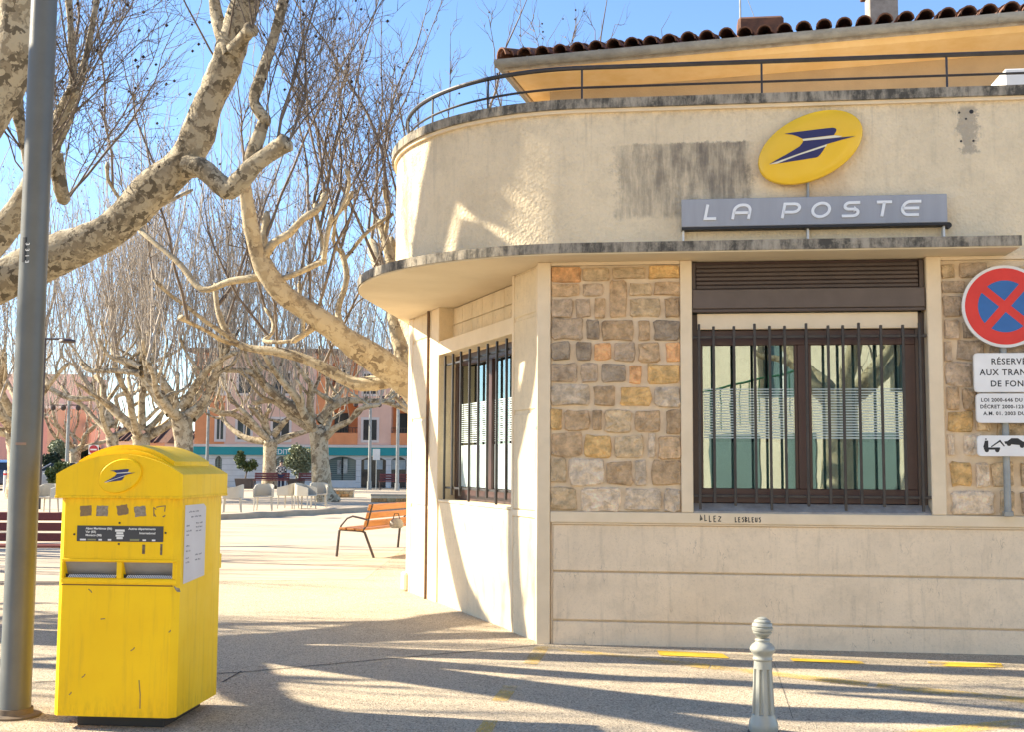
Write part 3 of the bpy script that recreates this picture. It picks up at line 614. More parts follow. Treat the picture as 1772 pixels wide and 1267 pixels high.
# chimney, ridge block, aerial
c = uloc(1525, 10, 13.8); b = MB(); b.box(c.x-.17, c.x+.17, c.y-.15, c.y+.15, 5.9, 7.3, .01); ch = b.build('chimney', mat('chimney_render', (.38, .33, .27), (.26, .22, .18), 10, .95, .5, 50), roof)
MB().box(c.x-.22, c.x+.22, c.y-.2, c.y+.2, 7.3, 7.36, .01).build('chimney_cap', M_roof, roof)
c = uloc(1315, 38, 13.6); MB().box(c.x-.27, c.x+.27, c.y-.14, c.y+.14, c.z-.30, c.z+.03, .03).build('ridge_block', M_roof, roof)
c = uloc(1281, 30, 13.9); MB().tube([(c.x, c.y, c.z-.4), (c.x, c.y, c.z+1.4)], .014, 6).tube([(c.x, c.y, c.z+.5), (c.x+.28, c.y+.1, c.z-.25)], .004, 4).tube([(c.x-.3, c.y, c.z+1.2), (c.x+.3, c.y+.2, c.z+1.2)], .006, 4).build('aerial', M_galv, roof)
c = uloc(1752, 140, 11.3); MB().box(c.x-.16, c.x+.5, c.y-.3, c.y+.3, 3.42, c.z+.03, .01).build('vent_cowl', M_white, po)

# ================================================================== SIGNS ON THE FACADE
ov = thing('oval_sign', 'domed yellow oval sign with navy bird emblem above the grey name board', 'sign')
ov.matrix_world = PM @ Matrix.Translation((2.228, 0, 4.187))
A_, B_, TL = .462, .275, radians(25.6); n = 48
prof = ((.90, -.012), (.97, -.03), (1.0, -.05), (1.0, -.075), (.985, -.088), (.93, -.096), (.7, -.103), (.35, -.106))
V = []; F = []
for s, y in prof:
    for k in range(n):
        a = 2*pi*k/n; x, z = A_*s*cos(a), B_*s*sin(a); V.append((x*cos(TL)-z*sin(TL), y, x*sin(TL)+z*cos(TL)))
for i in range(len(prof)-1):
    for k in range(n): F.append((i*n+k, i*n+(k+1) % n, (i+1)*n+(k+1) % n, (i+1)*n+k))
F.append(tuple((len(prof)-1)*n+k for k in range(n))); F.append(tuple(range(n)))
MB().add(V, F).build('oval_shell', M_yel2, ov, smooth=True)
EMB = [[(510,433),(700,410),(880,392),(1050,375),(1170,366),(1208,374),(1222,400),(1210,430),(1185,470),(980,490),(760,512),(690,472),(620,448)],
       [(770,543),(1000,528),(1250,508),(1480,493),(1270,545),(1090,595),(700,722),(295,862),(430,785),(560,715),(660,655),(715,620),(750,580)],
       [(1068,630),(1030,692),(1000,735),(965,770),(935,782),(700,815),(415,852),(700,745),(900,684)]]
EMW = [[(760,514),(1190,474),(1300,490),(1250,505),(1000,525),(768,541)], [(300,863),(700,724),(1092,596),(1074,628),(700,747),(408,853)]]
def emblem(parent, m_blue, m_white, ox, oz, k, y0, front=-1):
    for nm, polys, m, yy in (('emblem_line', EMW, m_white, .001), ('emblem_bird', EMB, m_blue, .0025)):
        for P in polys: MB().prism([(ox+(x-870)*k, oz-(z-620)*k) for x, z in P], y0, y0-yy, 'y').build(nm, m, parent)
emblem(ov, M_navy, M_ivory, 0, 0, .000604, -.1065)
MB().tube([(-.02, -.03, -.44), (-.02, -.03, -.2)], .012, 8).build('stem', M_galv, ov, True)
nb = thing('name_board', 'long grey board with raised white LA POSTE lettering on the parapet', 'sign')
nb.matrix_world = PM
bd = MB().box(1.150, 3.320, -.10, -.045, 3.520, 3.757, .004).build('board', M_sgrey, nb)
MB().box(1.150, 3.320, -.098, .0, 3.497, 3.5185, .002).build('bottom_strip', M_black, nb)  # dark strip along the bottom face of the board
for x in (1.165, 2.2, 3.30): MB().box(x-.008, x+.008, -.06, .0, 3.345, 3.50).build('bracket', M_white, nb)
MB().tube([(3.34, .01, 3.505), (3.34, -.05, 3.505)], .026, 10).build('cable_gland', M_black, nb, True)
def let(ch, x0, x1, zb):
    h = .130; wd = .0235; sh_ = .20; X0 = 1.150+(x0-30)*.001292; Wd = (x1-x0)*.001292-h*sh_; S_ = []
    if ch == 'L': S_ = [([(0, 1), (0, .07), (.95, .07)], 0)]
    if ch == 'A': S_ = [([(0, 0), (0, .55)]+arc(.45, .55, .45, .38, 180, 90, 6)[1:]+arc(.55, .55, .45, .38, 90, 0, 6)+[(1, 0)], 0), ([(0, .42), (1, .42)], 0)]
    if ch == 'P': S_ = [([(0, 0), (0, .93), (.62, .93)]+arc(.62, .66, .36, .27, 90, -90, 8)[1:]+[(0, .39)], 0)]
    if ch == 'O': S_ = [(arc(.5, .5, .5, .44, 0, 360, 28)[:-1], 1)]
    if ch == 'S': S_ = [([(1, .93), (.32, .93)]+arc(.32, .72, .28, .21, 90, 270, 8)[1:]+[(.68, .51)]+arc(.68, .29, .30, .22, 90, -90, 8)+[(-.05, .07)], 0)]
    if ch == 'T': S_ = [([(0, .93), (1.1, .93)], 0), ([(.55, .93), (.55, 0)], 0)]
    if ch == 'E': S_ = [([(1.05, .93), (.4, .93)]+arc(.4, .5, .4, .43, 90, 270, 12)[1:]+[(1.05, .07)], 0), ([(0, .5), (1.0, .5)], 0)]
    b = MB()
    for pts, cl in S_: ribbon(b, [(X0+p[0]*Wd+p[1]*h*sh_, zb+p[1]*h) for p in pts], wd, -.112, -.1005, bool(cl))
    b.build('letter', M_letter, nb)
for ch, x0, x1 in (('L', 180, 275), ('A', 358, 480), ('P', 675, 795), ('O', 860, 985), ('S', 1055, 1170), ('T', 1255, 1360), ('E', 1422, 1545)): let(ch, x0, x1, 3.577)

# ================================================================== MAILBOX
mbx = thing('mailbox', 'tall worn yellow street mailbox with arched top and two grey slots', 'mailbox', (-2.597, 6.69, 0), -radians(5))
WB, DB = .715, .73
fx = lambda u, v: (u-(97-(v-870)*.027))/298.5
fz = lambda v: 1.5-(v-803.0)/298.5
MB().box(.11, WB-.09, .09, DB-.06, 0, .075, .004).build('plinth', M_black, mbx)
# body with two slot openings in the front: built from panels round the openings
SLT = [(fx(107, 985), fx(199, 985), fz(999), fz(973)), (fx(210, 985), fx(302, 985), fz(999), fz(972))]
zt, zb_ = fz(972.5), fz(999)
sl_ = [(max(.02, a), b) for a, b, _, _ in SLT]
body = MB(); c_ = .035
foot = [(c_, 0), (WB-c_, 0), (WB, c_), (WB, DB-c_), (WB-c_, DB), (c_, DB), (0, DB-c_), (0, c_)]
body.prism(foot, .07, zb_-.0005, 'z'); body.prism(foot, zt+.0005, 1.305, 'z')
body.prism([(c_, .001), (sl_[0][0], .001), (sl_[0][0], .2), (0.001, .2), (0.001, c_)], zb_-.0004, zt+.0004, 'z'); body.prism([(sl_[0][1], .001), (sl_[1][0], .001), (sl_[1][0], .2), (sl_[0][1], .2)], zb_-.0004, zt+.0004, 'z')
body.prism([(sl_[1][1], .001), (WB-c_, .001), (WB-.001, c_), (WB-.001, .2), (sl_[1][1], .2)], zb_-.0004, zt+.0004, 'z'); body.box(.001, WB-.001, .2, DB-.001, zb_-.0004, zt+.0004)
body.build('body', M_yel, mbx)
M_slot = mat('grey_slot_flap', (.29, .275, .255), (.24, .225, .21), 8, .6)
for k, (a, b_) in enumerate(sl_):
    q = MB(); q.add([(a, .012, zt), (b_, .012, zt), (b_, .055, zb_), (a, .055, zb_)], [(0, 1, 2, 3)]); q.add([(a, .016, zt), (b_, .016, zt), (b_, .059, zb_), (a, .059, zb_)], [(0, 1, 2, 3)])
    fl = q.build('slot_flap', M_slot, mbx)
    br = MB(); nn = 26
    for i in range(nn): x = a+.02+(b_-a-.025)*i/nn; br.add([(x, .004, zb_+.001), (x+.006, .004, zb_+.001), (x+.011, .018, zb_+.017), (x+.005, .018, zb_+.017)], [(0, 1, 2, 3)])
    br.build('slot_brush', M_white, fl); MB().box(a, b_, .019, .022, zb_, zb_+.02).build('slot_shade', M_black, fl)
# slot surround, door seam
fr = MB(); x0, x1, z0, z1 = .008, fx(306, 985), fz(1008), fz(967)
for bx in ((x0, x1, zt+.004, z1), (x0, x1, z0, zb_-.004), (x0, sl_[0][0]-.003, zb_-.0035, zt+.0035), (sl_[0][1]+.003, sl_[1][0]-.003, zb_-.0035, zt+.0035), (sl_[1][1]+.003, x1, zb_-.0035, zt+.0035)): fr.box(bx[0]+.02 if bx[0] < .01 else bx[0], bx[1], -.007, .0, bx[2], bx[3], .003)
fr.build('slot_surround', M_yel, mbx)
MB().box(.03, WB-.03, -.0025, .0, fz(1012), fz(1010), 0).build('door_seam', mat('dirty_seam', (.20, .11, .02), rough=.9), mbx)
# hood with arched front
h0, hs = 1.300, 1.432; ov_ = .018
def hood(x0, x1, zlow, zsh, rise, n=16):
    return [(x0, zlow), (x1, zlow)]+[(x1-(x1-x0)*i/n, zsh+rise*(1-((2*i/n)-1)**2)) for i in range(n+1)]
hd = MB(); hd.prism(hood(-ov_, WB+ov_, h0, hs, .116), -ov_, DB+ov_, 'y'); lid = hd.build('hood', M_yel, mbx, True)
MB().prism(hood(.0, WB, hs-.06, hs+.0, .142), .03, DB-.03, 'y').build('hood_step', M_yel, lid, True)
MB().prism(hood(.07, WB-.07, hs+.03, hs+.075, .096), .075, DB-.08, 'y').build('hood_crown', M_yel, lid, True)
MB().box(-ov_-.003, WB+ov_+.003, -ov_-.003, DB+ov_+.003, h0-.006, h0+.010, .003).build('hood_lip', M_yel, lid)
# emblem disc
dx, dz = fx(207, 826)+.002, fz(826); n = 32; V = []; F = []; pr_ = ((1.0, -.018), (1.0, -.030), (.95, -.036), (.90, -.034), (.5, -.036))
for s, y in pr_:
    for k in range(n):
        a = 2*pi*k/n; x, z = .130*s*cos(a), .092*s*sin(a); t_ = radians(22); V.append((dx+x*cos(t_)-z*sin(t_), y, dz+x*sin(t_)+z*cos(t_)))
for i in range(len(pr_)-1):
    for k in range(n): F.append((i*n+k, i*n+(k+1) % n, (i+1)*n+(k+1) % n, (i+1)*n+k))
F += [tuple(range(n)), tuple((len(pr_)-1)*n+k for k in range(n))]
disc = MB().add(V, F).build('emblem_disc', M_yel, mbx, True); emblem(disc, M_navy, M_white, dx, dz, .000156, -.0365)
# scraped-off stickers
M_stk = mat('scraped_sticker', (.30, .19, .07), (.20, .14, .09), 60, .9); M_stk2 = mat('grey_scraped_sticker', (.34, .30, .24), (.20, .155, .11), 60, .9)
for k, (u, r_, m) in enumerate(((144, 4, M_stk), (173, -2, M_stk2), (209, 11, M_stk), (240, 8, M_stk2))):
    x, z = fx(u, 886), fz(886-(k == 2)*2); P = []
    for i in range(16):
        a = 2*pi*i/16; q = 1/max(abs(cos(a)), abs(sin(a))); rr = q*random.uniform(.88, 1.04); X, Z = .034*rr*cos(a), .030*rr*sin(a); c2, s2 = cos(radians(r_)), sin(radians(r_)); P.append((x+X*c2-Z*s2, z+X*s2+Z*c2))
    MB().prism(P, -.0012, .0, 'y').build('sticker_scar', m, mbx)
x, z = fx(274, 886), fz(886); sc = MB()
for st in ([(-.032, -.028), (-.034, .02), (-.02, .012)], [(-.02, .024), (.01, .03), (.033, .032), (.03, .0)], [(.034, -.02), (.026, -.03), (.02, -.026)], [(-.034, -.01), (-.02, -.03)]): ribbon(sc, [(x+p[0], z+p[1]) for p in st], .006, -.0012, 0)
sc.build('sticker_scar', M_stk, mbx)
# information plate
x0, x1, z0, z1 = fx(129, 924), fx(281, 924), fz(937.5), fz(911); pl = MB().box(x0, x1, -.004, 0, z0, z1, .001).build('info_plate', mat('charcoal_plate', (.035, .035, .042), rough=.35), mbx)
R90 = (pi/2, 0, 0); zl = z1-.021
for body_, dy in (('Alpes Maritimes (06)', 0), ('Var (83)', .019), ('Monaco (98)', .038)): text('plate_text', body_, .0165, M_white, pl, (x0+.052, -.0045, zl-dy), R90, .0004, xs=1.12, bold=.0004)
for body_, dy in (('Autres départements', 0), ('International', .024)): text('plate_text', body_, .0165, M_white, pl, (x1-.045, -.0045, zl-dy), R90, .0004, xs=1.12, align='RIGHT', bold=.0004)
ic = MB(); xc = (x0+x1)/2
for a, b_, z_, h_ in ((-.028, .028, .012, .012), (-.02, .02, -.002, .011), (-.024, .024, -.016, .011), (-.018, .018, -.030, .012)): ic.box(xc+a, xc+b_, -.0055, -.0041, (z0+z1)/2+z_, (z0+z1)/2+z_+h_)
for a, w_ in ((.02, .035), (.13, .02), (.185, .02), (.39, .02), (.445, .02)): ic.box(x0+a, x0+a+w_, -.0055, -.0041, z0+.005, z0+.014)
ic.build('plate_icon', M_white, pl)['kind'] = 'stuff'
bb = MB(); bb.box(x0+.065, x0+.115, -.0055, -.0041, z0+.005, z0+.014); bb.box(x0+.315, x0+.37, -.0055, -.0041, z0+.005, z0+.016); bb.build('plate_badge', mat('olive_print', (.25, .24, .11), rough=.5), pl)
for u, v in ((204, 906), (203, 941.5), (124, 926), (285, 922)): MB().tube([(fx(u, v), 0, fz(v)), (fx(u, v), -.004, fz(v))], .006, 8).build('rivet', M_black, mbx)
for u, h_, w_ in ((246.5, .053, .017), (277.5, .062, .013)):
    MB().box(fx(u, 950)-w_/2, fx(u, 950)+w_/2, -.002, 0, fz(950)-h_/2, fz(950)+h_/2, .001).build('lock_plate', mat('lock_brown', (.10, .05, .02), (.20, .16, .11), 40, .6), mbx)
MB().prism([(fx(308, 1014)+p[0], fz(1014)+p[1]) for p in ((-.03, .012), (-.02, -.008), (-.008, -.022), (.012, -.022), (.006, -.002), (-.012, .002))], -.001, 0, 'y').build('paint_chip', M_stk2, mbx)
# notice on the right flank
nt_ = MB(); ya, yb = .075, .42; z0, z1 = fz(1004)+.0, fz(876); nt_.add([(WB+.0015, ya, z0-.02), (WB+.0015, yb, z0+.0), (WB+.0015, yb, z1-.02), (WB+.0015, yb-.04, z1), (WB+.0015, ya, z1)], [(0, 1, 2, 3, 4)])
no = nt_.build('paper_notice', mat('notice_paper', (.72, .69, .68), (.66, .62, .62), 3, .7), mbx)
R91 = (pi/2, 0, pi/2)
M_ink = mat('grey_ink', (.20, .19, .21), rough=.8)
nk = MB()
def ink(y, z, w_, h_): nk.add([(WB+.0022, y, z), (WB+.0022, y+w_, z), (WB+.0022, y+w_, z+h_), (WB+.0022, y, z+h_)], [(0, 1, 2, 3)])
for y, z, w_, words in ((ya+.06, -.045, .17, 3), (ya+.10, -.075, .18, 3), (ya+.18, -.115, .12, 2), (ya+.18, -.138, .12, 2), (ya+.18, -.160, .10, 2), (ya+.03, -.125, .06, 1), (ya+.03, -.155, .09, 2), (ya+.03, -.178, .05, 1), (ya+.03, -.24, .07, 1), (ya+.03, -.27, .08, 2), (ya+.03, -.31, .06, 1), (ya+.18, -.30, .12, 2), (ya+.18, -.33, .10, 2), (ya+.03, -.335, .08, 1)):
    yy = y
    for q in range(words*5): cw = w_/(words*5); ink(yy, z1+z+random.uniform(0, .002), cw*random.uniform(.5, .85), random.uniform(.005, .010)) if q % 5 != 4 else None; yy += cw
nk.build('notice_print', M_ink, no)['kind'] = 'stuff'
# scratches on the paint
scm = MB(); MB_s = [((240, 1168), (242, 1215)), ((172, 1068), (180, 1067)), ((150, 1018), (156, 1024)), ((225, 1120), (232, 1114)), ((140, 1166), (146, 1160)), ((118, 1195), (122, 1190)), ((291, 1088), (294, 1084))]
for (u0, v0), (u1, v1) in MB_s: ribbon(scm, [(fx(u0, v0), fz(v0)), ((fx(u0, v0)+fx(u1, v1))/2+.004, (fz(v0)+fz(v1))/2), (fx(u1, v1), fz(v1))], .006, -.001, 0)
scm.build('scratch', M_stk, mbx)

# ================================================================== NEAR LAMP POLE
lp = thing('lamp_pole', 'thick grey metal lamp pole standing left of the yellow mailbox', 'lamp post', (-2.935, 7.0, 0))
lean = .004
MB().lathe([(.098, 0), (.098, .02), (.090, .04), (.082, 2.5), (.075, 5.2), (.06, 8.5)], n=32).build('pole', M_pole, lp, 'all')
MB().lathe([(.15, 0), (.15, .012), (.105, .02), (.102, .05)], n=28).build('base_plate', mat('rusted_plate', (.13, .10, .075), (.20, .15, .10), 14, .9), lp, True)
MB().tube([(0, 0, 8.45), (.3, -.3, 8.8), (1.1, -1.0, 8.9)], .035, 8).build('bracket_arm', M_pole, lp, True)
MB().box(.9, 1.5, -1.2, -.85, 8.84, 8.95, .03).build('lamp_head', M_pole, lp)
pt = at(49, 430, 6.9); zc = pt.z
a0 = -pi/2-.50
st = MB(); st.strip([(.0835*cos(a0+k*.09), .0835*sin(a0+k*.09)) for k in range(5)], [(.077*cos(a0+k*.09), .077*sin(a0+k*.09)) for k in range(5)], zc-.075, zc+.075)
sk = st.build('number_sticker', M_black, lp); am = a0+.18
for i, ch in enumerate('3313'):
    text('sticker_digit', ch, .04, M_white, sk, (.0840*cos(am)+.012*sin(am)*-1, .0840*sin(am)+.012*cos(am), zc+.042-i*.036), (pi/2, pi/2, am+pi/2), .0004, align='LEFT')
MB().strip([(.0885*cos(a), .0885*sin(a)) for a in [-pi/2-.3+.12*k for k in range(7)]], [(.085*cos(a), .085*sin(a)) for a in [-pi/2-.3+.12*k for k in range(7)]], 1.60, 1.615).build('tape_mark', mat('tape_residue', (.30, .20, .15), rough=.9), lp)

# ================================================================== TRAFFIC SIGN ON ITS POST
ts = thing('no_stopping_sign', 'round red and blue no stopping sign with white panels on a short post', 'traffic sign'); ts.matrix_world = PM
SX, SZ, SR = 3.745, 2.812, .337
MB().tube([(SX-.01, -.07, 1.109), (SX-.01, -.07, 3.02)], .028, 12).build('post', M_galv, ts, True)
MB().box(SX-.045, SX+.025, -.10, -.035, 1.109, 1.15, .004).build('post_base', M_galv, ts)
def ring(name, r0, r1, y0, y1, m, n=56):
    b = MB(); P = [(SX+r1*cos(2*pi*k/n), SZ+r1*sin(2*pi*k/n)) for k in range(n)]
    b.prism(P, y0, y1, 'y'); return b.build(name, m, ts)
ring('disc_rim', 0, SR, -.125, -.105, M_white); ring('disc_red', 0, SR*.93, -.1265, -.1251, M_red)
for k in range(4):
    a = radians(90*k+45+4); c0 = Vector((SX, SZ)); hw = .033; ri = SR*.63; dl = math.asin(hw/ri)
    a0_, a1_ = radians(90*k+49-0)+dl-pi/2, radians(90*k+49)-dl; mid = (a0_+a1_)/2
    P = [(SX+hw*sqrt(2)*cos(mid), SZ+hw*sqrt(2)*sin(mid))]+[(SX+ri*cos(a0_+(a1_-a0_)*i/12), SZ+ri*sin(a0_+(a1_-a0_)*i/12)) for i in range(13)]
    MB().prism(P, -.1280, -.1268, 'y').build('disc_blue', M_blue, ts)
def plate(x0, x1, z0, z1, lines, sz, off):
    r = .03; P = [(x1-r+r*cos(radians(a)), z1-r+r*sin(radians(a))) for a in (0, 30, 60, 90)]+[(x0+r+r*cos(radians(a)), z1-r+r*sin(radians(a))) for a in (90, 120, 150, 180)]+[(x0+r+r*cos(radians(a)), z0+r+r*sin(radians(a))) for a in (180, 210, 240, 270)]+[(x1-r+r*cos(radians(a)), z0+r+r*sin(radians(a))) for a in (270, 300, 330, 360)]
    p = MB().prism(P, -.125, -.102, 'y').build('panel', M_white, ts)
    P2 = [((x0+x1)/2+(x-(x0+x1)/2)*.975, (z0+z1)/2+(z-(z0+z1)/2)*.955) for x, z in P]; MB().prism(P2, -.1258, -.1251, 'y').build('panel_face', mat('sign_face_white', (.86, .85, .83), (.80, .78, .76), 4, .4), p)
    for i, (s_, dx_) in enumerate(lines): text('panel_text', s_, sz, M_black, p, (x0+dx_, -.1262, z1-off-i*sz*1.36), R90, .0003, space=1.12, bold=.0012, xs=.98)
    return p
plate(3.487, 4.003, 2.106, 2.430, (('RÉSERVÉ', .135), ('AUX TRANSPORTS', .045), ('DE FONDS', .125)), .068, .092)
plate(3.497, 3.993, 1.858, 2.096, (('LOI 2000-646 DU 10', .038), ('DÉCRET 2000-1234 DU 18', .030), ('A.M. 01. 2003 DU 03', .055)), .040, .066)
p = plate(3.497, 3.993, 1.590, 1.757, (), .04, .06)
tw = MB(); y0, y1 = -.1272, -.1260; tx = 3.547
tw.box(tx, tx+.125, y0, y1, 1.642, 1.66); tw.prism([(tx-.005, 1.66), (tx+.035, 1.66), (tx+.035, 1.715), (tx+.01, 1.715)], y0, y1); tw.box(tx+.012, tx+.024, y0, y1, 1.722, 1.732)
tw.prism([(tx+.06, 1.662), (tx+.125, 1.705), (tx+.155, 1.668), (tx+.163, 1.672), (tx+.128, 1.722), (tx+.055, 1.668)], y0, y1)
for x, r_ in ((tx+.022, .017), (tx+.103, .017)): tw.prism([(x+r_*cos(2*pi*k/14), 1.638+r_*sin(2*pi*k/14)) for k in range(14)], y0-.0004, y1)
tw.prism([(tx+.160, 1.708), (tx+.185, 1.712), (tx+.215, 1.735), (tx+.265, 1.735), (tx+.30, 1.71), (tx+.33, 1.70), (tx+.33, 1.675), (tx+.165, 1.69)], y0, y1)
for x, z in ((tx+.195, 1.69), (tx+.295, 1.675)): tw.prism([(x+.018*cos(2*pi*k/14), z+.018*sin(2*pi*k/14)) for k in range(14)], y0-.0004, y1)
tw.build('tow_pictogram', M_black, p)

# ================================================================== BOLLARD
bo = thing('bollard', 'pale grey fluted cast bollard with ridged ball top on the paving', 'bollard', (1.435, 6.69, 0))
n = 64; V = []; F = []
PR = [(.078, 0, 0), (.080, .012, 0), (.084, .03, 0), (.080, .055, 0), (.068, .085, 0), (.0645, .10, 0), (.0640, .104, 1), (.0520, .350, 1), (.0515, .355, 0), (.050, .38, 0), (.049, .40, 0)]
for r, z, fl in PR:
    for k in range(n):
        a = 2*pi*k/n; rr = r-(.012 if fl and (k % 8) in (3, 4, 5) else 0); V.append((rr*cos(a), rr*sin(a), z))
for i in range(len(PR)-1):
    for k in range(n): F.append((i*n+k, i*n+(k+1) % n, (i+1)*n+(k+1) % n, (i+1)*n+k))
MB().add(V, F).build('shaft', M_boll, bo, True)
MB().lathe([(.050, .398), (.056, .405), (.056, .414), (.050, .420), (.054, .432), (.066, .447), (.072, .458), (.0725, .466), (.066, .48), (.055, .492), (.042, .500), (.040, .506), (.043, .512), (.043, .518), (.036, .523)], n=32).build('collar', M_boll, bo, 'all')
bl = []; zc = .583; Rb = .060
for i in range(33):
    a = -pi/2+.35+(pi-.35)*i/32; r = Rb*cos(a); k = (i % 5) in (0,) and 4 < i < 26; bl.append((max(.001, r-(.008 if k else 0)), zc+Rb*sin(a)))
MB().lathe(bl, n=32).build('ball', M_boll, bo, True)
MB().lathe([(.09, -.01), (.09, .004), (.078, .006)], n=24).build('foot_plate', mat('dirty_iron', (.10, .09, .08), rough=.9), bo)

# ================================================================== PLANE TREES
def catmull(P, per=5):
    P = np.asarray(P, float); Q = np.vstack([2*P[0]-P[1], P, 2*P[-1]-P[-2]]); out = []
    for i in range(1, len(Q)-2):
        for k in range(per):
            t = k/per; a, b_, c, d = Q[i-1], Q[i], Q[i+1], Q[i+2]
            out.append(.5*((2*b_)+(-a+c)*t+(2*a-5*b_+4*c-d)*t*t+(-a+3*b_-3*c+d)*t**3))
    out.append(P[-1]); return np.array(out)
def tubes(P, R, S):
    """batch of tubes: P (M,N,3), R (M,N)"""
    M_, N_, _ = P.shape; T = np.gradient(P, axis=1); T /= np.linalg.norm(T, axis=2, keepdims=True)+1e-9
    ref = np.where(np.abs(T[..., 2:3]) < .9, np.array([0., 0, 1]), np.array([1., 0, 0])); ref = np.repeat(ref[:, :1], N_, 1)
    U = np.cross(T, ref); U /= np.linalg.norm(U, axis=2, keepdims=True)+1e-9; W = np.cross(T, U)
    a = np.arange(S)*2*pi/S
    V = P[:, :, None]+R[:, :, None, None]*(U[:, :, None]*np.cos(a)[None, None, :, None]+W[:, :, None]*np.sin(a)[None, None, :, None])
    i = (np.arange(M_)[:, None, None]*N_+np.arange(N_-1)[None, :, None])*S; k = np.arange(S)[None, None]; k2 = (k+1) % S
    Q = np.stack([i+k, i+k2, i+S+k2, i+S+k], -1).reshape(-1, 4); return V.reshape(-1, 3), Q
def limb_mesh(path, r0, r1, per=5, S=12, knob=.10, endswell=1.15, r_list=None):
    P = catmull(path, per); n = len(P); t = np.linspace(0, 1, n)
    R = (r0+(r1-r0)*t**.8) if r_list is None else np.interp(t, np.linspace(0, 1, len(r_list)), r_list)
    R = R*(1+knob*np.interp(t, np.linspace(0, 1, max(4, n//3)), rng.uniform(-1, 1, max(4, n//3)))); R[-1] *= .55*endswell; R[-2:-1] *= endswell
    V, Q = tubes(P[None], R[None], S)
    nz = 1+rng.normal(0, knob*.25, len(V)); C_ = np.repeat(P, S, 0); V = C_+(V-C_)*nz[:, None]
    V = np.vstack([V, P[-1:]]); base = (n-1)*S; cap = np.array([[base+k, base+(k+1) % S, len(V)-1, len(V)-1] for k in range(S)])
    return V, Q, cap[:, :3], P, R
def join_limbs(lst):
    V = []; Q = []; T = []; k = 0
    for v, q, c in lst: V.append(v); Q.append(q+k); T.append(c+k); k += len(v)
    return np.vstack(V), np.vstack(Q), np.vstack(T)
def poly_mesh(name, V, Q, T=None):
    me = np_mesh(name, V, Q)
    if T is not None and len(T):
        me2 = bmesh.new(); me2.from_mesh(me); me2.verts.ensure_lookup_table()
        for t in T:
            try: me2.faces.new([me2.verts[i] for i in t])
            except ValueError: pass
        me2.to_mesh(me); me2.free()
    return me
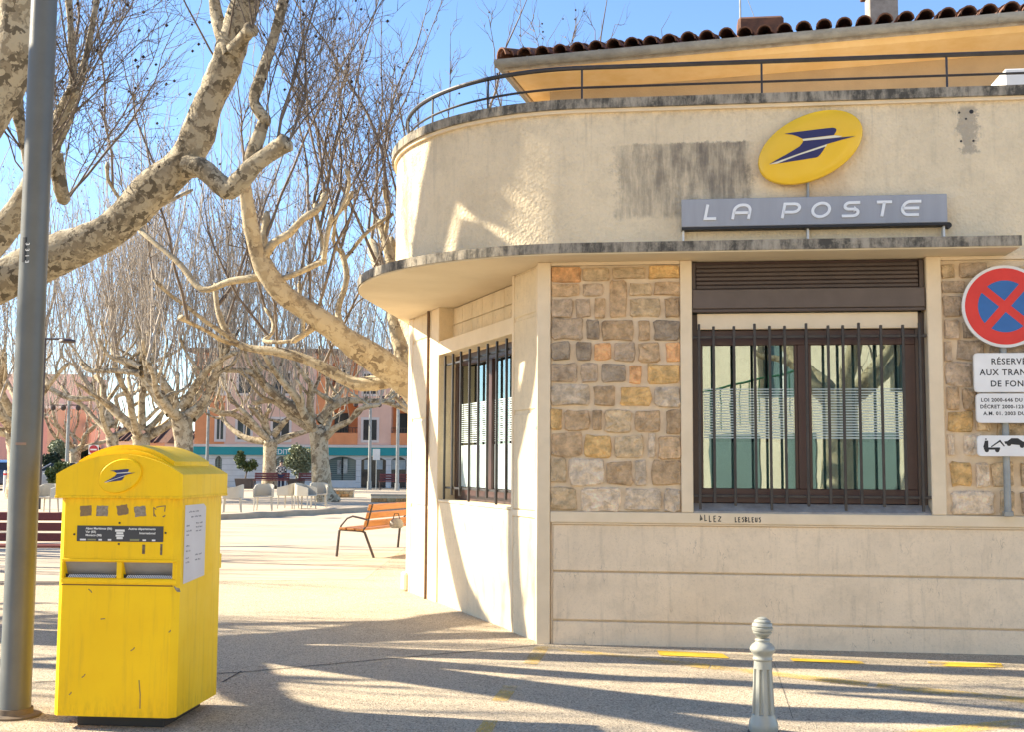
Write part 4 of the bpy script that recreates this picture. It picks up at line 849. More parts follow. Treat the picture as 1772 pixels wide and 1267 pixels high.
def crown_arrays(B, D, Ln, r0, twigs=12, sub=3, S=3, tw=(.4, 1.3), pods=0.0, wig=.03, up=.35, pod_r=.016, N_=9, fine=.0):
    """upright shoots from the knuckles, side twigs, sub twigs, hanging seed balls"""
    M_ = len(B); t = np.linspace(0, 1, N_); D = D/np.linalg.norm(D, axis=1, keepdims=True)
    bend = rng.normal(0, wig, (M_, 1, 3))*Ln[:, None, None]; bend[..., 2] *= .3
    P = B[:, None]+D[:, None]*(Ln[:, None]*t)[..., None]+bend*np.sin(t*pi*rng.uniform(.7, 1.6, (M_, 1)))[..., None]
    P[..., 2] += (up*Ln[:, None]*(1-D[:, 2:3].clip(0, 1))*t**2)
    P[:, 1:] += rng.normal(0, .006, (M_, N_-1, 3))*Ln[:, None, None]
    R = r0[:, None]*(1-t)**.75+r0[:, None]*.10
    out = [tubes(P, R, 4 if S == 3 else S)]
    def side(P, Ln, k, lo, hi, rad, lf, spread, N2):
        M_ = len(P); N1 = P.shape[1]; idx = np.repeat(np.arange(M_), k); tt = rng.uniform(lo, hi, M_*k); f = tt*(N1-1); i = np.minimum(f.astype(int), N1-2); w_ = (f-i)[:, None]
        b = P[idx, i]*(1-w_)+P[idx, i+1]*w_; d = P[idx, i+1]-P[idx, i]; d /= np.linalg.norm(d, axis=1, keepdims=True)+1e-9
        rnd = rng.normal(0, 1, (M_*k, 3)); rnd -= d*(rnd*d).sum(1, keepdims=True); rnd /= np.linalg.norm(rnd, axis=1, keepdims=True)+1e-9
        dd = d+rnd*rng.uniform(spread[0], spread[1], (M_*k, 1)); dd[:, 2] += .15; dd /= np.linalg.norm(dd, axis=1, keepdims=True)
        l = rng.uniform(lf[0], lf[1], M_*k)*(1.15-tt*.75); s = np.linspace(0, 1, N2)
        q = b[:, None]+dd[:, None]*(l[:, None]*s)[..., None]+rng.normal(0, .05, (M_*k, N2, 3))*l[:, None, None]*(s > 0)[None, :, None]
        q[..., 2] += .12*l[:, None]*s**2
        r = rad*rng.uniform(.7, 1.3, (M_*k, 1))*(1-.75*s)[None]; return q, l, r
    qf, lf_, rf_ = side(P, Ln, 2, .10, .6, float(np.mean(r0))*.55, (float(np.mean(Ln))*.25, float(np.mean(Ln))*.6), (.22, .5), 7); out.append(tubes(qf, rf_, 3)); qa, la, ra_ = side(qf, lf_, max(2, twigs//2), .15, .98, float(np.mean(r0))*.26+.0014, tw, (.45, 1.1), 5); out.append(tubes(qa, ra_, 3))
    q1, l1, rr1 = side(P, Ln, twigs, .12, .98, float(np.mean(r0))*.30+.0016, tw, (.45, 1.1), 5); out.append(tubes(q1, rr1, 3)); ends = q1[:, -1]
    if sub:
        q2, l2, rr2 = side(q1, l1, sub, .2, .95, float(np.mean(r0))*.16+.0014, (tw[0]*.35, tw[1]*.5), (.5, 1.2), 4); out.append(tubes(q2, rr2, 3)); ends = np.vstack([ends, q2[:, -1]])
    V = []; Q = []; k = 0
    for v, q in out: V.append(v); Q.append(q+k); k += len(v)
    pod = None
    if pods > 0:
        e = ends[rng.random(len(ends)) < pods]; e = e-np.array([0, 0, 1])*rng.uniform(.03, .10, (len(e), 1))
        o_ = np.array([[1, 0, 0], [-1, 0, 0], [0, 1, 0], [0, -1, 0], [0, 0, 1], [0, 0, -1]], float); f_ = np.array([[0, 2, 4], [2, 1, 4], [1, 3, 4], [3, 0, 4], [2, 0, 5], [1, 2, 5], [3, 1, 5], [0, 3, 5]])
        pv = (e[:, None]+o_[None]*pod_r*rng.uniform(.8, 1.2, (len(e), 1, 1))).reshape(-1, 3); pf = (np.arange(len(e))[:, None, None]*6+f_[None]).reshape(-1, 3); pod = (pv, pf)
    return np.vstack(V), np.vstack(Q), pod
def wander(p, d, length, steps, curl=.35, rise=.18, flat=None):
    p = np.array(p, float); d = np.array(d, float); d /= np.linalg.norm(d); pts = [p.copy()]
    for i in range(steps):
        d = d+rng.normal(0, curl, 3)*.6+np.array([0, 0, rise]); d /= np.linalg.norm(d); p = p+d*length/steps; pts.append(p.copy())
    return np.array(pts)
def W3(pts, Y, dY=0.0):
    """picture polyline to world points at a distance, drifting in depth along the limb"""
    n = len(pts); return [tuple(at(u, v, Y+dY*i/max(1, n-1))) for i, (u, v) in enumerate(pts)]
def plane_tree(label, base, trunk, rt, limbs, m_bark, m_twig, shoot_len=(5, 9), shoots_per=6, twigs=12, sub=2, shoot_r=(.022, .04), pods=.03, n_sub=3, sub_len=(1.2, 2.6), extra=0, pod_r=.02, tw=(.4, 1.3), spread=.28, S=12, sfrom=.33, keepf=.42):
    """limbs: list of (points, r0, r1). Secondary limbs and upright shoots grow from them."""
    root = thing('plane_tree', label, 'tree', base, 0, 'pollarded plane trees of the square')
    o = np.array(base)
    V, Q, T, P, R = limb_mesh(np.array(trunk)-o, 0, 0, 5, 16, .05, 1.1, r_list=rt); link('trunk', poly_mesh('trunk', V, Q, T), m_bark, root, 'all')
    kn = []; kd = []; kr = []
    top = np.array(trunk[-1]); allimbs = [(np.array(L[0]), L[1], L[2]) for L in limbs]
    for k in range(extra):
        a = 2*pi*(k+rng.uniform(-.3, .3))/max(1, extra); allimbs.append((wander(top-np.array([0, 0, .25]), (cos(a), sin(a), .55), rng.uniform(3, 5.2), 5, .3, .12), rt[-1]*.55, .07))
    for pts, r0, r1 in allimbs:
        V, Q, T, P, R = limb_mesh(pts-o, r0, r1, 5, S, .13); parts = [(V, Q, T)]
        ks = rng.integers(max(1, len(P)//4), len(P)-1, n_sub)
        for i in ks:
            d = P[min(i+1, len(P)-1)]-P[i-1]; d /= np.linalg.norm(d); s = rng.normal(0, 1, 3); s[2] = abs(s[2])*.4+.15; d2 = d*.45+s/np.linalg.norm(s)
            w_ = wander(P[i], d2, rng.uniform(*sub_len), 5, .45, .22); v, q, t, p2, r2 = limb_mesh(w_, R[i]*.62, max(.028, R[i]*.30), 3, 8, .16, 1.35); parts.append((v, q, t))
            for j in range(len(p2)//2, len(p2), 2): kn.append(p2[j]); kr.append(r2[j])
            kn += [p2[-1]]*2; kr += [r2[-1]]*2
        for j in range(int(len(P)*sfrom), len(P), 2): kn.append(P[j]); kr.append(R[j])
        kn += [P[-1]]*3; kr += [R[-1]]*3
        V, Q, T = join_limbs(parts); link('limb', poly_mesh('limb', V, Q, T), m_bark, root, 'all')
    kn = np.repeat(np.array(kn), shoots_per, 0); n = len(kn); keep = rng.random(n) < keepf; kn = kn[keep]; n = len(kn)
    D = np.column_stack([rng.normal(0, spread, n), rng.normal(0, spread, n), np.ones(n)]); Ln = rng.uniform(*shoot_len, n)*rng.uniform(.55, 1.0, n); r0 = rng.uniform(*shoot_r, n)*(Ln/np.mean(Ln))**.5
    V, Q, pod = crown_arrays(kn, D, Ln, r0, twigs, sub, 3, tw, pods, pod_r=pod_r)
    link('crown', np_mesh('crown', V, Q), m_twig, root)
    if pod is not None and len(pod[0]): link('seed_balls', np_mesh('seed_balls', *pod), M_pod, root)['kind'] = 'stuff'
    return root
Z4 = lambda pts: [(x*.2053, 540+y*.2053) for x, y in pts]
Z5 = lambda pts: [(340+x*.2144, 540+y*.2145) for x, y in pts]
# --- near tree: heavy mottled limb sweeping in from the left
Y1 = 10.4
base1 = (-6.3, 10.6, 0)
L1 = [((-120, 560), (0, 487), (100, 440), (190, 398), (262, 330), (325, 268), (362, 175), (392, 110), (410, 45), (432, -25), (440, -120)), .205, .10]
main = W3(L1[0], Y1, -.5)
tr1 = [(-6.3, 10.6, 0), (-6.25, 10.6, .8), (-6.2, 10.55, 1.7), (-6.05, 10.5, 2.35)]
lm1 = [(np.array([(-6.05, 10.5, 2.25), tuple(main[0])]+[tuple(p) for p in main[1:]]), .22, .10),
       (np.array(W3([(322, 288), (352, 292), (392, 326), (415, 312), (440, 285), (478, 258), (500, 243)], 10.05, -.3)), .10, .075),
       (np.array(W3([(430, 292), (436, 270), (455, 215), (458, 205), (440, 175), (452, 130), (475, 60), (492, -10), (500, -90)], 9.9, -.2)), .062, .04),
       (np.array([(-6.0, 10.4, 2.4)]+W3([(-60, 470), (0, 405), (45, 345), (92, 245), (118, 180), (132, 150)], 9.6, -.4)), .15, .062),
       (np.array(W3([(128, 160), (125, 100), (122, 40), (116, -40), (112, -140)], 9.3, 0)), .036, .024), (np.array(W3([(130, 160), (146, 110), (160, 40), (170, -20), (180, -120)], 9.3, .2)), .032, .02),
       (np.array([(-5.9, 10.2, 2.5)]+W3([(-140, 350), (-50, 230), (8, 140), (30, 80), (38, 0), (35, -120)], 8.7, -.4)), .20, .165),
       (np.array(W3([(22, 120), (30, 190), (45, 260), (52, 340)], 8.9, .3)), .06, .03),
       (np.array(W3([(96, 265), (104, 320), (112, 352)], 9.5, .2)), .065, .05),
       (np.array(W3([(398, 95), (382, 50), (372, 10), (366, -60)], 9.95, .2)), .075, .05), (np.array(W3([(404, 88), (425, 60), (437, 48)], 9.9, -.2)), .07, .055),
       (np.array([(-6.2, 10.6, 2.2), (-6.9, 11.6, 3.3), (-7.5, 12.8, 4.2), (-7.86, 13.7, 4.8), (-8.2, 14.6, 6.1), (-8.5, 15.5, 7.5)]), .27, .19), (np.array([(-6.2, 10.5, 2.2), (-7.2, 9.8, 3.2), (-8.2, 9.0, 4.1), (-8.9, 8.6, 5.2)]), .2, .11),
       (np.array([(-6.15, 10.6, 2.25), (-6.4, 11.4, 3.3), (-6.5, 12.0, 4.3), (-6.52, 12.1, 5.5), (-6.5, 12.1, 6.7)]), .2, .13), (np.array([(-6.5, 12.05, 5.7), (-5.9, 11.6, 6.0), (-5.58, 11.41, 6.5), (-5.55, 11.39, 7.4), (-5.5, 11.36, 8.6)]), .13, .10), (np.array([(-6.5, 12.1, 6.5), (-6.1, 11.75, 7.6), (-5.6, 11.46, 8.0), (-5.1, 11.16, 8.02), (-4.6, 10.98, 8.3)]), .17, .13),
       (np.array([(-6.1, 10.4, 2.2), (-5.9, 9.2, 3.6), (-5.6, 8.0, 4.6), (-5.2, 7.2, 5.6)]), .19, .11)]
t1 = plane_tree('thick mottled plane tree limb sweeping in from the left edge behind the grey pole', base1, tr1, [.46, .38, .36, .40], lm1, M_bark1, M_twig, (1.6, 3.6), 2, 13, 3, (.005, .012), .10, 0, (.5, 1.2), 0, .017, (.35, 1.0), .38, S=18, sfrom=.7, keepf=.5)
# --- mid tree whose trunk stands behind the post office corner
Y2 = 17.6
tr2 = [(-1.05, 17.6, 0), (-1.1, 17.6, 1.0), (-1.15, 17.55, 1.9), (-1.2, 17.5, 2.45)]
lm2 = [(np.array([(-1.2, 17.5, 2.3)]+W3([(712, 668), (650, 622), (600, 588), (548, 548), (490, 508), (452, 452), (436, 400), (428, 350), (420, 300)], 17.3, -1.2)), .26, .085),
       (np.array([(-1.2, 17.5, 2.35)]+W3([(690, 660), (650, 664), (612, 664), (575, 645), (530, 622), (480, 608), (432, 602), (400, 585), (378, 540), (372, 490)], 17.6, 1.0)), .15, .035),
       (np.array([(-1.15, 17.5, 2.35)]+W3([(705, 640), (690, 590), (678, 540), (682, 490), (668, 420), (655, 380)], 17.5, .8)), .13, .06),
       (np.array(W3([(462, 478), (400, 486), (350, 500), (310, 455), (262, 415), (240, 395)], 16.8, .8)), .06, .035),
       (np.array(W3([(470, 486), (500, 478), (556, 453), (560, 450), (566, 410), (574, 370)], 16.7, -.4)), .05, .03),
       (np.array(W3([(640, 612), (600, 575), (585, 540), (600, 480), (590, 430)], 17.4, .5)), .07, .04),
       (np.array(W3([(560, 555), (530, 575), (505, 592)], 17.0, -.4)), .05, .04),
       (np.array([(-1.0, 17.6, 2.35), (-.2, 18.3, 3.6), (.7, 19, 4.6), (1.3, 19.8, 5.4)]), .2, .1), (np.array([(-1.0, 17.5, 2.3), (.0, 17.2, 3.9), (.8, 17.2, 5.0)]), .18, .1), (np.array([(-1.1, 17.7, 2.35), (-1.6, 19, 3.6), (-2.2, 20.2, 4.6), (-2.6, 21, 5.6)]), .18, .1)]
plane_tree('plane tree behind the post office corner with a long spotted limb reaching left', (-1.05, 17.6, 0), tr2, [.44, .36, .34, .36], lm2, M_bark2, M_twig, (2.6, 6.0), 1, 13, 3, (.012, .026), .06, 2, (.8, 1.8), 0, .02, (.4, 1.1), .30, keepf=.24)
# --- trees of the square
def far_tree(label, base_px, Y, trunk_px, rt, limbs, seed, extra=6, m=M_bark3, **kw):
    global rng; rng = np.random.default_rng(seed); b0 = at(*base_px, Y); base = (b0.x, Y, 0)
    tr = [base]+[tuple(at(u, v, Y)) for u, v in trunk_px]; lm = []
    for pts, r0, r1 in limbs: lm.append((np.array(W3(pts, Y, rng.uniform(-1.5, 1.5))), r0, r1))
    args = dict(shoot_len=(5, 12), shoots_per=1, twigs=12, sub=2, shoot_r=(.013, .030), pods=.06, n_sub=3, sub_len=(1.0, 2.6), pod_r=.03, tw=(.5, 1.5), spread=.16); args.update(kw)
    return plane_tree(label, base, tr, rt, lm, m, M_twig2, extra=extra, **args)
far_tree('stout plane tree trunk in front of the cafe chairs', (569, 876), 42, [(558, 845), (554, 795), (551, 740)], [.52, .36, .31, .34],
    [(Z5([(940,880),(850,820),(700,720),(560,600),(480,520),(400,480),(200,470)]), .24, .09), (Z5([(940,950),(800,870),(680,760),(600,720),(450,740)]), .18, .08), (Z5([(990,890),(1080,780),(1200,720),(1330,720),(1480,720),(1600,730)]), .18, .08),
     (Z5([(1020,1040),(1120,940),(1240,880),(1310,790),(1480,750)]), .15, .07), (Z5([(930,890),(915,720),(925,560)]), .15, .09), (Z5([(1000,890),(1080,740),(1180,640)]), .15, .08)], 11, extra=2)
far_tree('plane tree with a pale trunk beside the potted shrub and the man', (467, 849), 64, [(467, 820), (467, 785), (469, 760)], [.52, .40, .36, .38],
    [(Z5([(570,1020),(450,920),(300,830),(200,820),(100,780)]), .26, .1), (Z5([(550,1050),(400,1020),(280,940),(190,840)]), .2, .1), (Z5([(590,1000),(540,900),(480,820),(420,760)]), .2, .1), (Z5([(575,990),(560,850),(600,780)]), .18, .1), (Z5([(620,1000),(720,880),(800,820)]), .2, .1)], 12, extra=2, shoot_len=(6, 12))
far_tree('plane tree forking right behind the mailbox top', (318, 874), 41, [(318, 830), (318, 770), (314, 715)], [.5, .34, .30, .38],
    [(Z4([(1450,850),(1330,680),(1220,560),(1190,400),(1190,200),(1150,60)]), .24, .1), (Z4([(1190,520),(1000,500),(740,490),(680,400)]), .11, .06), (Z4([(1190,470),(1050,400),(950,340),(960,200)]), .11, .06), (Z4([(1510,820),(1390,620),(1280,500),(1260,420)]), .16, .08),
     (Z4([(1540,810),(1640,640),(1754,480),(1860,400),(2000,330)]), .18, .08), (Z4([(1620,900),(1720,800),(1770,620),(1800,480)]), .16, .08)], 13, extra=3)
far_tree('plane tree with three upright forks left of the mailbox crown', (245, 870), 46, [(245, 830), (245, 780), (244, 752)], [.5, .36, .31, .36],
    [(Z4([(1150,1000),(980,850),(880,740),(860,600),(800,540)]), .2, .09), (Z4([(1200,1000),(1195,760),(1220,600),(1190,500)]), .17, .1), (Z4([(1230,1010),(1320,920),(1400,800),(1420,700)]), .15, .08), (Z4([(1260,1020),(1330,980),(1440,930)]), .13, .07)], 14, extra=3)
far_tree('leaning plane tree beside the red no entry sign', (195, 855), 60, [(195, 820), (195, 780), (194, 750)], [.42, .32, .28, .32],
    [(Z4([(920,980),(860,820),(820,740),(600,730),(440,660),(380,610)]), .22, .1), (Z4([(950,960),(900,830),(780,660),(700,560),(620,420)]), .2, .1), (Z4([(960,980),(1000,850),(980,720),(1100,690),(1180,660)]), .14, .08)], 15, extra=3)
far_tree('plane tree half hidden by the grey lamp pole', (30, 872), 44, [(30, 830), (28, 780), (26, 740)], [.5, .36, .32, .36],
    [([(24, 735), (-10, 690), (-50, 660)], .2, .1), ([(28, 735), (30, 690), (60, 640), (70, 600)], .2, .09), ([(22, 720), (0, 670), (10, 610)], .18, .09)], 16, extra=4)
EXT = ((760, 846, 52, 17, 'plane tree crown rising just over the curved parapet end'), (880, 835, 66, 19, 'plane tree crown showing above the left end of the tiled roof'), (985, 830, 78, 20, 'thin plane tree crown showing behind the tiled roof'),
       (130, 845, 74, 22, 'plane tree far back in front of the pink wall'), (700, 832, 80, 23, 'plane tree farthest back beside the post office corner'))
for u, v, Y, sd, lab in EXT:
    b0 = at(u, v, Y); z = 3.6
    far_tree(lab, (u, v), Y, [tuple((u, at_v)) for at_v in (v-25*52/Y, v-60*52/Y, v-100*52/Y)], [.5, .36, .32, .36], [], sd, extra=6, shoot_len=(6, 13 if sd in (17, 19, 20) else 10), n_sub=3, twigs=7)
rng = np.random.default_rng(99)
# trees that stand left of and behind the camera (their branch shadows and reflections are in the picture)
def off_tree(label, x, y, seed, **kw):
    global rng; rng = np.random.default_rng(seed); tr = [(x, y, 0), (x+.05, y, 1.2), (x+.1, y+.05, 2.4), (x+.1, y+.1, 3.0)]
    args = dict(shoot_len=(2.5, 5.5), shoots_per=1, twigs=6, sub=1, shoot_r=(.012, .026), pods=0, n_sub=2, sub_len=(1, 2.2), extra=7, tw=(.4, 1.1), spread=.3); args.update(kw)
    return plane_tree(label, (x, y, 0), tr, [.46, .36, .33, .38], [], M_bark2, M_twig, **args)
off_tree('plane tree left of the frame that throws branch shadows on the paving', -12.5, 11.5, 31)
off_tree('plane tree left of the frame shading the sandy square behind the benches', -15.5, 20.5, 33)
off_tree('plane tree left of the frame farthest back along the terrace', -20.5, 28.0, 34)
off_tree('plane tree left of the frame nearest the camera side', -11.0, 5.5, 32)

# ================================================================== BENCHES, CHAIRS, PLANTERS
def slat_bench(name, label, loc, rz, length, m_s, m_f, group=None, arms=True):
    """local: x across (front = -x), y along the bench"""
    t = thing(name, label, 'bench', loc, rz, group)
    for (x, z, w_, h_) in ((-.22, .455, .12, .035), (-.07, .45, .12, .035), (.08, .445, .12, .035)): MB().box(x-w_/2, x+w_/2, 0, length, z-h_/2, z+h_/2, .008).build('seat_slat', m_s, t)
    for k, z in enumerate((.54, .67, .80)):
        x = .185+k*.035; M_ = Matrix.Translation((x, 0, z)) @ Matrix.Rotation(.26, 4, 'Y'); MB(M_).box(-.018, .018, 0, length, -.052, .052, .008).build('back_slat', m_s, t)
    for y in (.06, length-.06):
        MB().tube([(-.34, y, 0), (-.30, y, .42), (-.27, y, .44), (.10, y, .425), (.16, y, .40), (.33, y, 0)], .022, 8).build('leg', m_f, t, True)
        MB().tube([(.12, y, .43), (.20, y, .52), (.29, y, .86)], .018, 8).build('back_bracket', m_f, t, True)
        if arms: MB().tube([(-.29, y, .43), (-.27, y, .50), (-.16, y, .62), (-.06, y, .655), (.08, y, .63), (.22, y, .60)], .016, 8).build('armrest', m_f, t, True)
    return t
slat_bench('wooden_bench', 'orange brown slatted bench with iron armrest beside the post office wall', (-2.52, 18.72, 0), -radians(20), 2.4, M_wood, M_iron)
slat_bench('red_bench', 'dark red slatted bench behind the grey lamp pole at the left', (-5.2, 14.75, 0), radians(91), 2.6, M_redw, M_iron, None, False)
RB = 'dark red benches in front of the bank'
slat_bench('red_bench', 'dark red bench in front of the man in the checked shirt', (-12.05, 62.9, .124), radians(90), 1.9, M_redw, M_iron, RB, False)
slat_bench('red_bench', 'dark red bench beside the bushy potted shrub', (-9.9, 63.6, .124), radians(90), 1.8, M_redw, M_iron, RB, False)
slat_bench('red_bench', 'dark red bench between the two thin street lamps', (-5.0, 61.5, .124), radians(90), 2.0, M_redw, M_iron, RB, False)
bag = thing('grey_bag', 'small grey bag hanging on the back of the orange brown bench', 'bag', (-1.90, 19.30, .44)); bag.scale = (.75, .45, .75)
MB().lathe([(.10, 0), (.15, .03), (.16, .10), (.12, .18), (.05, .22), (.02, .23)], n=14).build('bag_body', mat('grey_cloth', (.36, .36, .35), (.24, .24, .24), 20, .9, .5, 30), bag, 'all'); MB().tube([(-.08, 0, .18), (-.04, 0, .32), (.04, 0, .32), (.08, 0, .18)], .012, 6).build('bag_handle', M_iron, bag, True)
def tub_chair(label, loc, rz):
    t = thing('cafe_chair', label, 'chair', loc, rz, 'white plastic cafe chairs on the terrace'); n = 10
    out = [(.28, .26)]+[(.28, -.10)]+[(.28*cos(a), -.10-.20*sin(a)) for a in [pi*k/n for k in range(n+1)]]+[(-.28, -.10), (-.28, .26)]
    inn_ = [(x*.88, y if y > .2 else (y*.92+.0)) for x, y in out]
    s = MB(); m_ = len(out); V = []; top = [.64+.14*max(0, min(1, (.10-y)/.35)) for x, y in out]
    V = [(x, y, .40) for x, y in out]+[(x, y, z) for (x, y), z in zip(out, top)]+[(x, y, .40) for x, y in inn_]+[(x, y, z) for (x, y), z in zip(inn_, top)]; F = []
    for i in range(m_-1): F += [(i, i+1, m_+i+1, m_+i), (2*m_+i+1, 2*m_+i, 3*m_+i, 3*m_+i+1), (m_+i, m_+i+1, 3*m_+i+1, 3*m_+i), (i+1, i, 2*m_+i, 2*m_+i+1)]
    F += [(0, m_, 3*m_, 2*m_), (m_-1, 3*m_-1, 4*m_-1, 2*m_-1)]
    s.add(V, F).build('back_shell', M_plast, t, True); MB().box(-.25, .25, -.25, .27, .39, .43, .012).build('seat', M_plast, t)
    for x, y in ((-.24, .23), (.24, .23), (-.21, -.22), (.21, -.22)): MB().tube([(x*.96, y*.96, .40), (x*1.06, y*1.06, 0)], [.026, .018], 6).build('leg', M_plast, t, True)
for u, v, lab, rz in ((456, 885, 'white cafe chair seen square on, second from the mailbox', 185), (402, 888, 'white cafe chair just right of the yellow mailbox', 100), (499, 881, 'white cafe chair turned left in the middle of the terrace row', 75), (527, 882, 'white cafe chair turned sideways next to the tree trunk', 250), (551, 879, 'white cafe chair touching the plane tree trunk', 190), (80, 887, 'white cafe chair between the lamp pole and the mailbox', 170)):
    p = gnd(u, v, .124); tub_chair(lab, (p.x, p.y, .124), radians(rz))
# low rubble walls
def rubble(label, u0, u1, vb, vt, depth):
    a, b_ = gnd(u0, vb, .124), gnd(u1, vb, .124); h = at(u0, vt, a.y).z-.124; t = thing('low_stone_wall', label, 'wall', (a.x, a.y, .124), atan2(b_.y-a.y, b_.x-a.x)*.3); L = b_.x-a.x
    MB().box(0, L, .02, depth, 0, h-.06).build('mortar_core', M_mort, t); MB().box(-.02, L+.02, -.02, depth+.02, h-.06, h, .01).build('cap_slab', mat('pale_cap_stone', (.55, .45, .33), (.45, .36, .26), 4, .9), t)
    z = .01
    while z < h-.14:
        x = .01
        while x < L-.08:
            w_ = min(random.uniform(.14, .34), L-x-.01); V, F = stone_mesh(x, x+w_, z, min(z+.13, h-.07), .03); o = MB().add(V, F).build('stone', M_stone, t, True); c = SC[random.choice('tkblo')]; o.color = (c[0]*1.2, c[1]*1.15, c[2], 1); x += w_+.02
        z += .15
rubble('low rubble stone wall just right of the plane trunk', 573, 612, 862, 848, .6); rubble('low rubble stone wall behind the orange brown bench', 642, 712, 870, 856, .7)
def leaves(name, C, Rr, n, size, m, parent, shell=.5, seed=1, squash=1):
    r = np.random.default_rng(seed); d = r.normal(0, 1, (n, 3)); d /= np.linalg.norm(d, axis=1, keepdims=True); k = r.integers(0, len(C), n); rad = (shell+(1-shell)*r.random((n, 1))**.6)*(1+.18*np.sin(d[:, :1]*7+k[:, None])*np.cos(d[:, 2:3]*6))
    c = np.array(C)[k]+d*np.array(Rr)[k][:, None]*rad*np.array([1, 1, squash]); a = r.normal(0, 1, (n, 3)); a /= np.linalg.norm(a, axis=1, keepdims=True); b_ = np.cross(a, r.normal(0, 1, (n, 3))); b_ /= np.linalg.norm(b_, axis=1, keepdims=True); s = size*r.uniform(.6, 1.3, (n, 1))
    V = np.stack([c-a*s, c+b_*s*.45, c+a*s, c-b_*s*.45], 1).reshape(-1, 3); return link(name, np_mesh(name, V, np.arange(4*n).reshape(-1, 4)), m, parent)
def potted(label, u, v, Y, pw_, ph, blobs, stem_h, nleaf, m):
    p = gnd(u, v, .0); p = at(u, v, Y); t = thing('potted_shrub', label, 'potted plant', (p.x, Y, .008)); a, b_ = pw_*.4, pw_*.5
    MB().add([(-a,-a,0),(a,-a,0),(a,a,0),(-a,a,0),(-b_,-b_,ph),(b_,-b_,ph),(b_,b_,ph),(-b_,b_,ph)], [(0,3,2,1),(0,1,5,4),(1,2,6,5),(2,3,7,6),(3,0,4,7),(4,5,6,7)]).build('planter', mat('brown_planter', (.11, .085, .075), (.15, .12, .10), 3, .7), t)
    tb = MB().tube([(0, 0, ph), (.05, 0, ph+stem_h*.5), (0, .05, ph+stem_h)], [.05, .04, .03], 6)
    for (c, r_) in blobs: tb.tube([(0, .03, ph+stem_h*.8), (c[0]*.5, c[1]*.5, (ph+stem_h*.8+c[2])/2), c], [.03, .022, .01], 5)
    tb.build('stem', M_twig, t); leaves('foliage', [b[0] for b in blobs], [b[1] for b in blobs], nleaf, .09, m, t, .15, int(u))
potted('small leafy tree in a brown square planter near the mailbox', 424, 848, 66, 1.0, .62, [((-.35, 0, 1.75), .34), ((-.25, 0, 1.45), .34), ((.38, 0, 1.40), .32), ((.1, .1, 1.3), .32), ((-.3, 0, 2.0), .2)], .6, 1500, M_leaf)
potted('large bushy pale shrub in a dark planter beside the plane trunk', 512, 847, 66, .9, .62, [((0, 0, 1.65), .65), ((.5, 0, 1.95), .5), ((.0, 0, 2.2), .42), ((.2, .1, 1.2), .55), ((.6, 0, 1.45), .5), ((-.3, 0, 1.6), .45)], .6, 3600, M_leafp)

# ================================================================== PERSON
def skin_mesh(name, verts, edges, radii, m, parent, sub=2):
    me = bpy.data.meshes.new(name); me.from_pydata(verts, edges, []); o = bpy.data.objects.new(name, me); COL.objects.link(o)
    md = o.modifiers.new('skin', 'SKIN'); 
    for i, r in enumerate(radii): me.skin_vertices[0].data[i].radius = r if hasattr(r, '__len__') else (r, r)
    me.skin_vertices[0].data[0].use_root = True; sb = o.modifiers.new('sub', 'SUBSURF'); sb.levels = sub; sb.render_levels = sub
    dg = bpy.context.evaluated_depsgraph_get(); me2 = bpy.data.meshes.new_from_object(o.evaluated_get(dg)); bpy.data.objects.remove(o); me2.materials.clear(); return link(name, me2, m, parent, 'all')
pp = gnd(482, 851); man = thing('person', 'man in a black and white checked shirt and cap seen from behind', 'person', (pp.x, pp.y+.6, .008), radians(15))
M_skin = mat('skin', (.42, .26, .18), rough=.6); M_jean = mat('dark_blue_denim', (.03, .04, .085), (.02, .028, .06), 20, .9)
mc, t_, b_ = newmat('checked_shirt', .9); ck = N(t_, 'ShaderNodeTexChecker'); ck.inputs['Scale'].default_value = 11; tc_ = N(t_, 'ShaderNodeTexCoord'); t_.links.new(tc_.outputs['Object'], ck.inputs['Vector']); ck.inputs[1].default_value = (.45, .44, .42, 1); ck.inputs[2].default_value = (.04, .04, .045, 1); t_.links.new(ck.outputs[0], b_.inputs['Base Color'])
skin_mesh('body', [(0,0,.86),(0,.01,1.1),(0,.02,1.30),(0,.05,1.38),(0,.09,1.47),(0,.11,1.56),(.16,.02,1.28),(.23,.0,1.05),(.24,.10,.84),(.25,.13,.76),(-.16,.02,1.28),(-.23,.0,1.05),(-.24,.10,.84),(-.25,.13,.76),(.09,0,.82),(.10,.02,.45),(.11,-.02,.07),(.115,.12,.04),(-.09,0,.82),(-.10,.02,.45),(-.11,-.02,.07),(-.115,.12,.04)],
    [(0,1),(1,2),(2,3),(3,4),(4,5),(2,6),(6,7),(7,8),(8,9),(2,10),(10,11),(11,12),(12,13),(0,14),(14,15),(15,16),(16,17),(0,18),(18,19),(19,20),(20,21)],
    [.13,.12,.12,.05,.085,.075,.055,.042,.032,.03,.055,.042,.032,.03,.085,.06,.045,.04,.085,.06,.045,.04], M_skin, man)
skin_mesh('shirt', [(0,0,.84),(0,.01,1.1),(0,.02,1.30),(.17,.02,1.28),(.24,.0,1.05),(.25,.09,.88),(-.17,.02,1.28),(-.24,.0,1.05),(-.25,.09,.88)], [(0,1),(1,2),(2,3),(3,4),(4,5),(2,6),(6,7),(7,8)], [(.19,.15),(.17,.14),(.17,.13),.075,.06,.05,.075,.06,.05], mc, man)
skin_mesh('trousers', [(0,0,.86),(.095,0,.80),(.105,.02,.45),(.11,-.02,.10),(-.095,0,.80),(-.105,.02,.45),(-.11,-.02,.10)], [(0,1),(1,2),(2,3),(0,4),(4,5),(5,6)], [.15,.105,.08,.068,.105,.08,.068], M_jean, man)
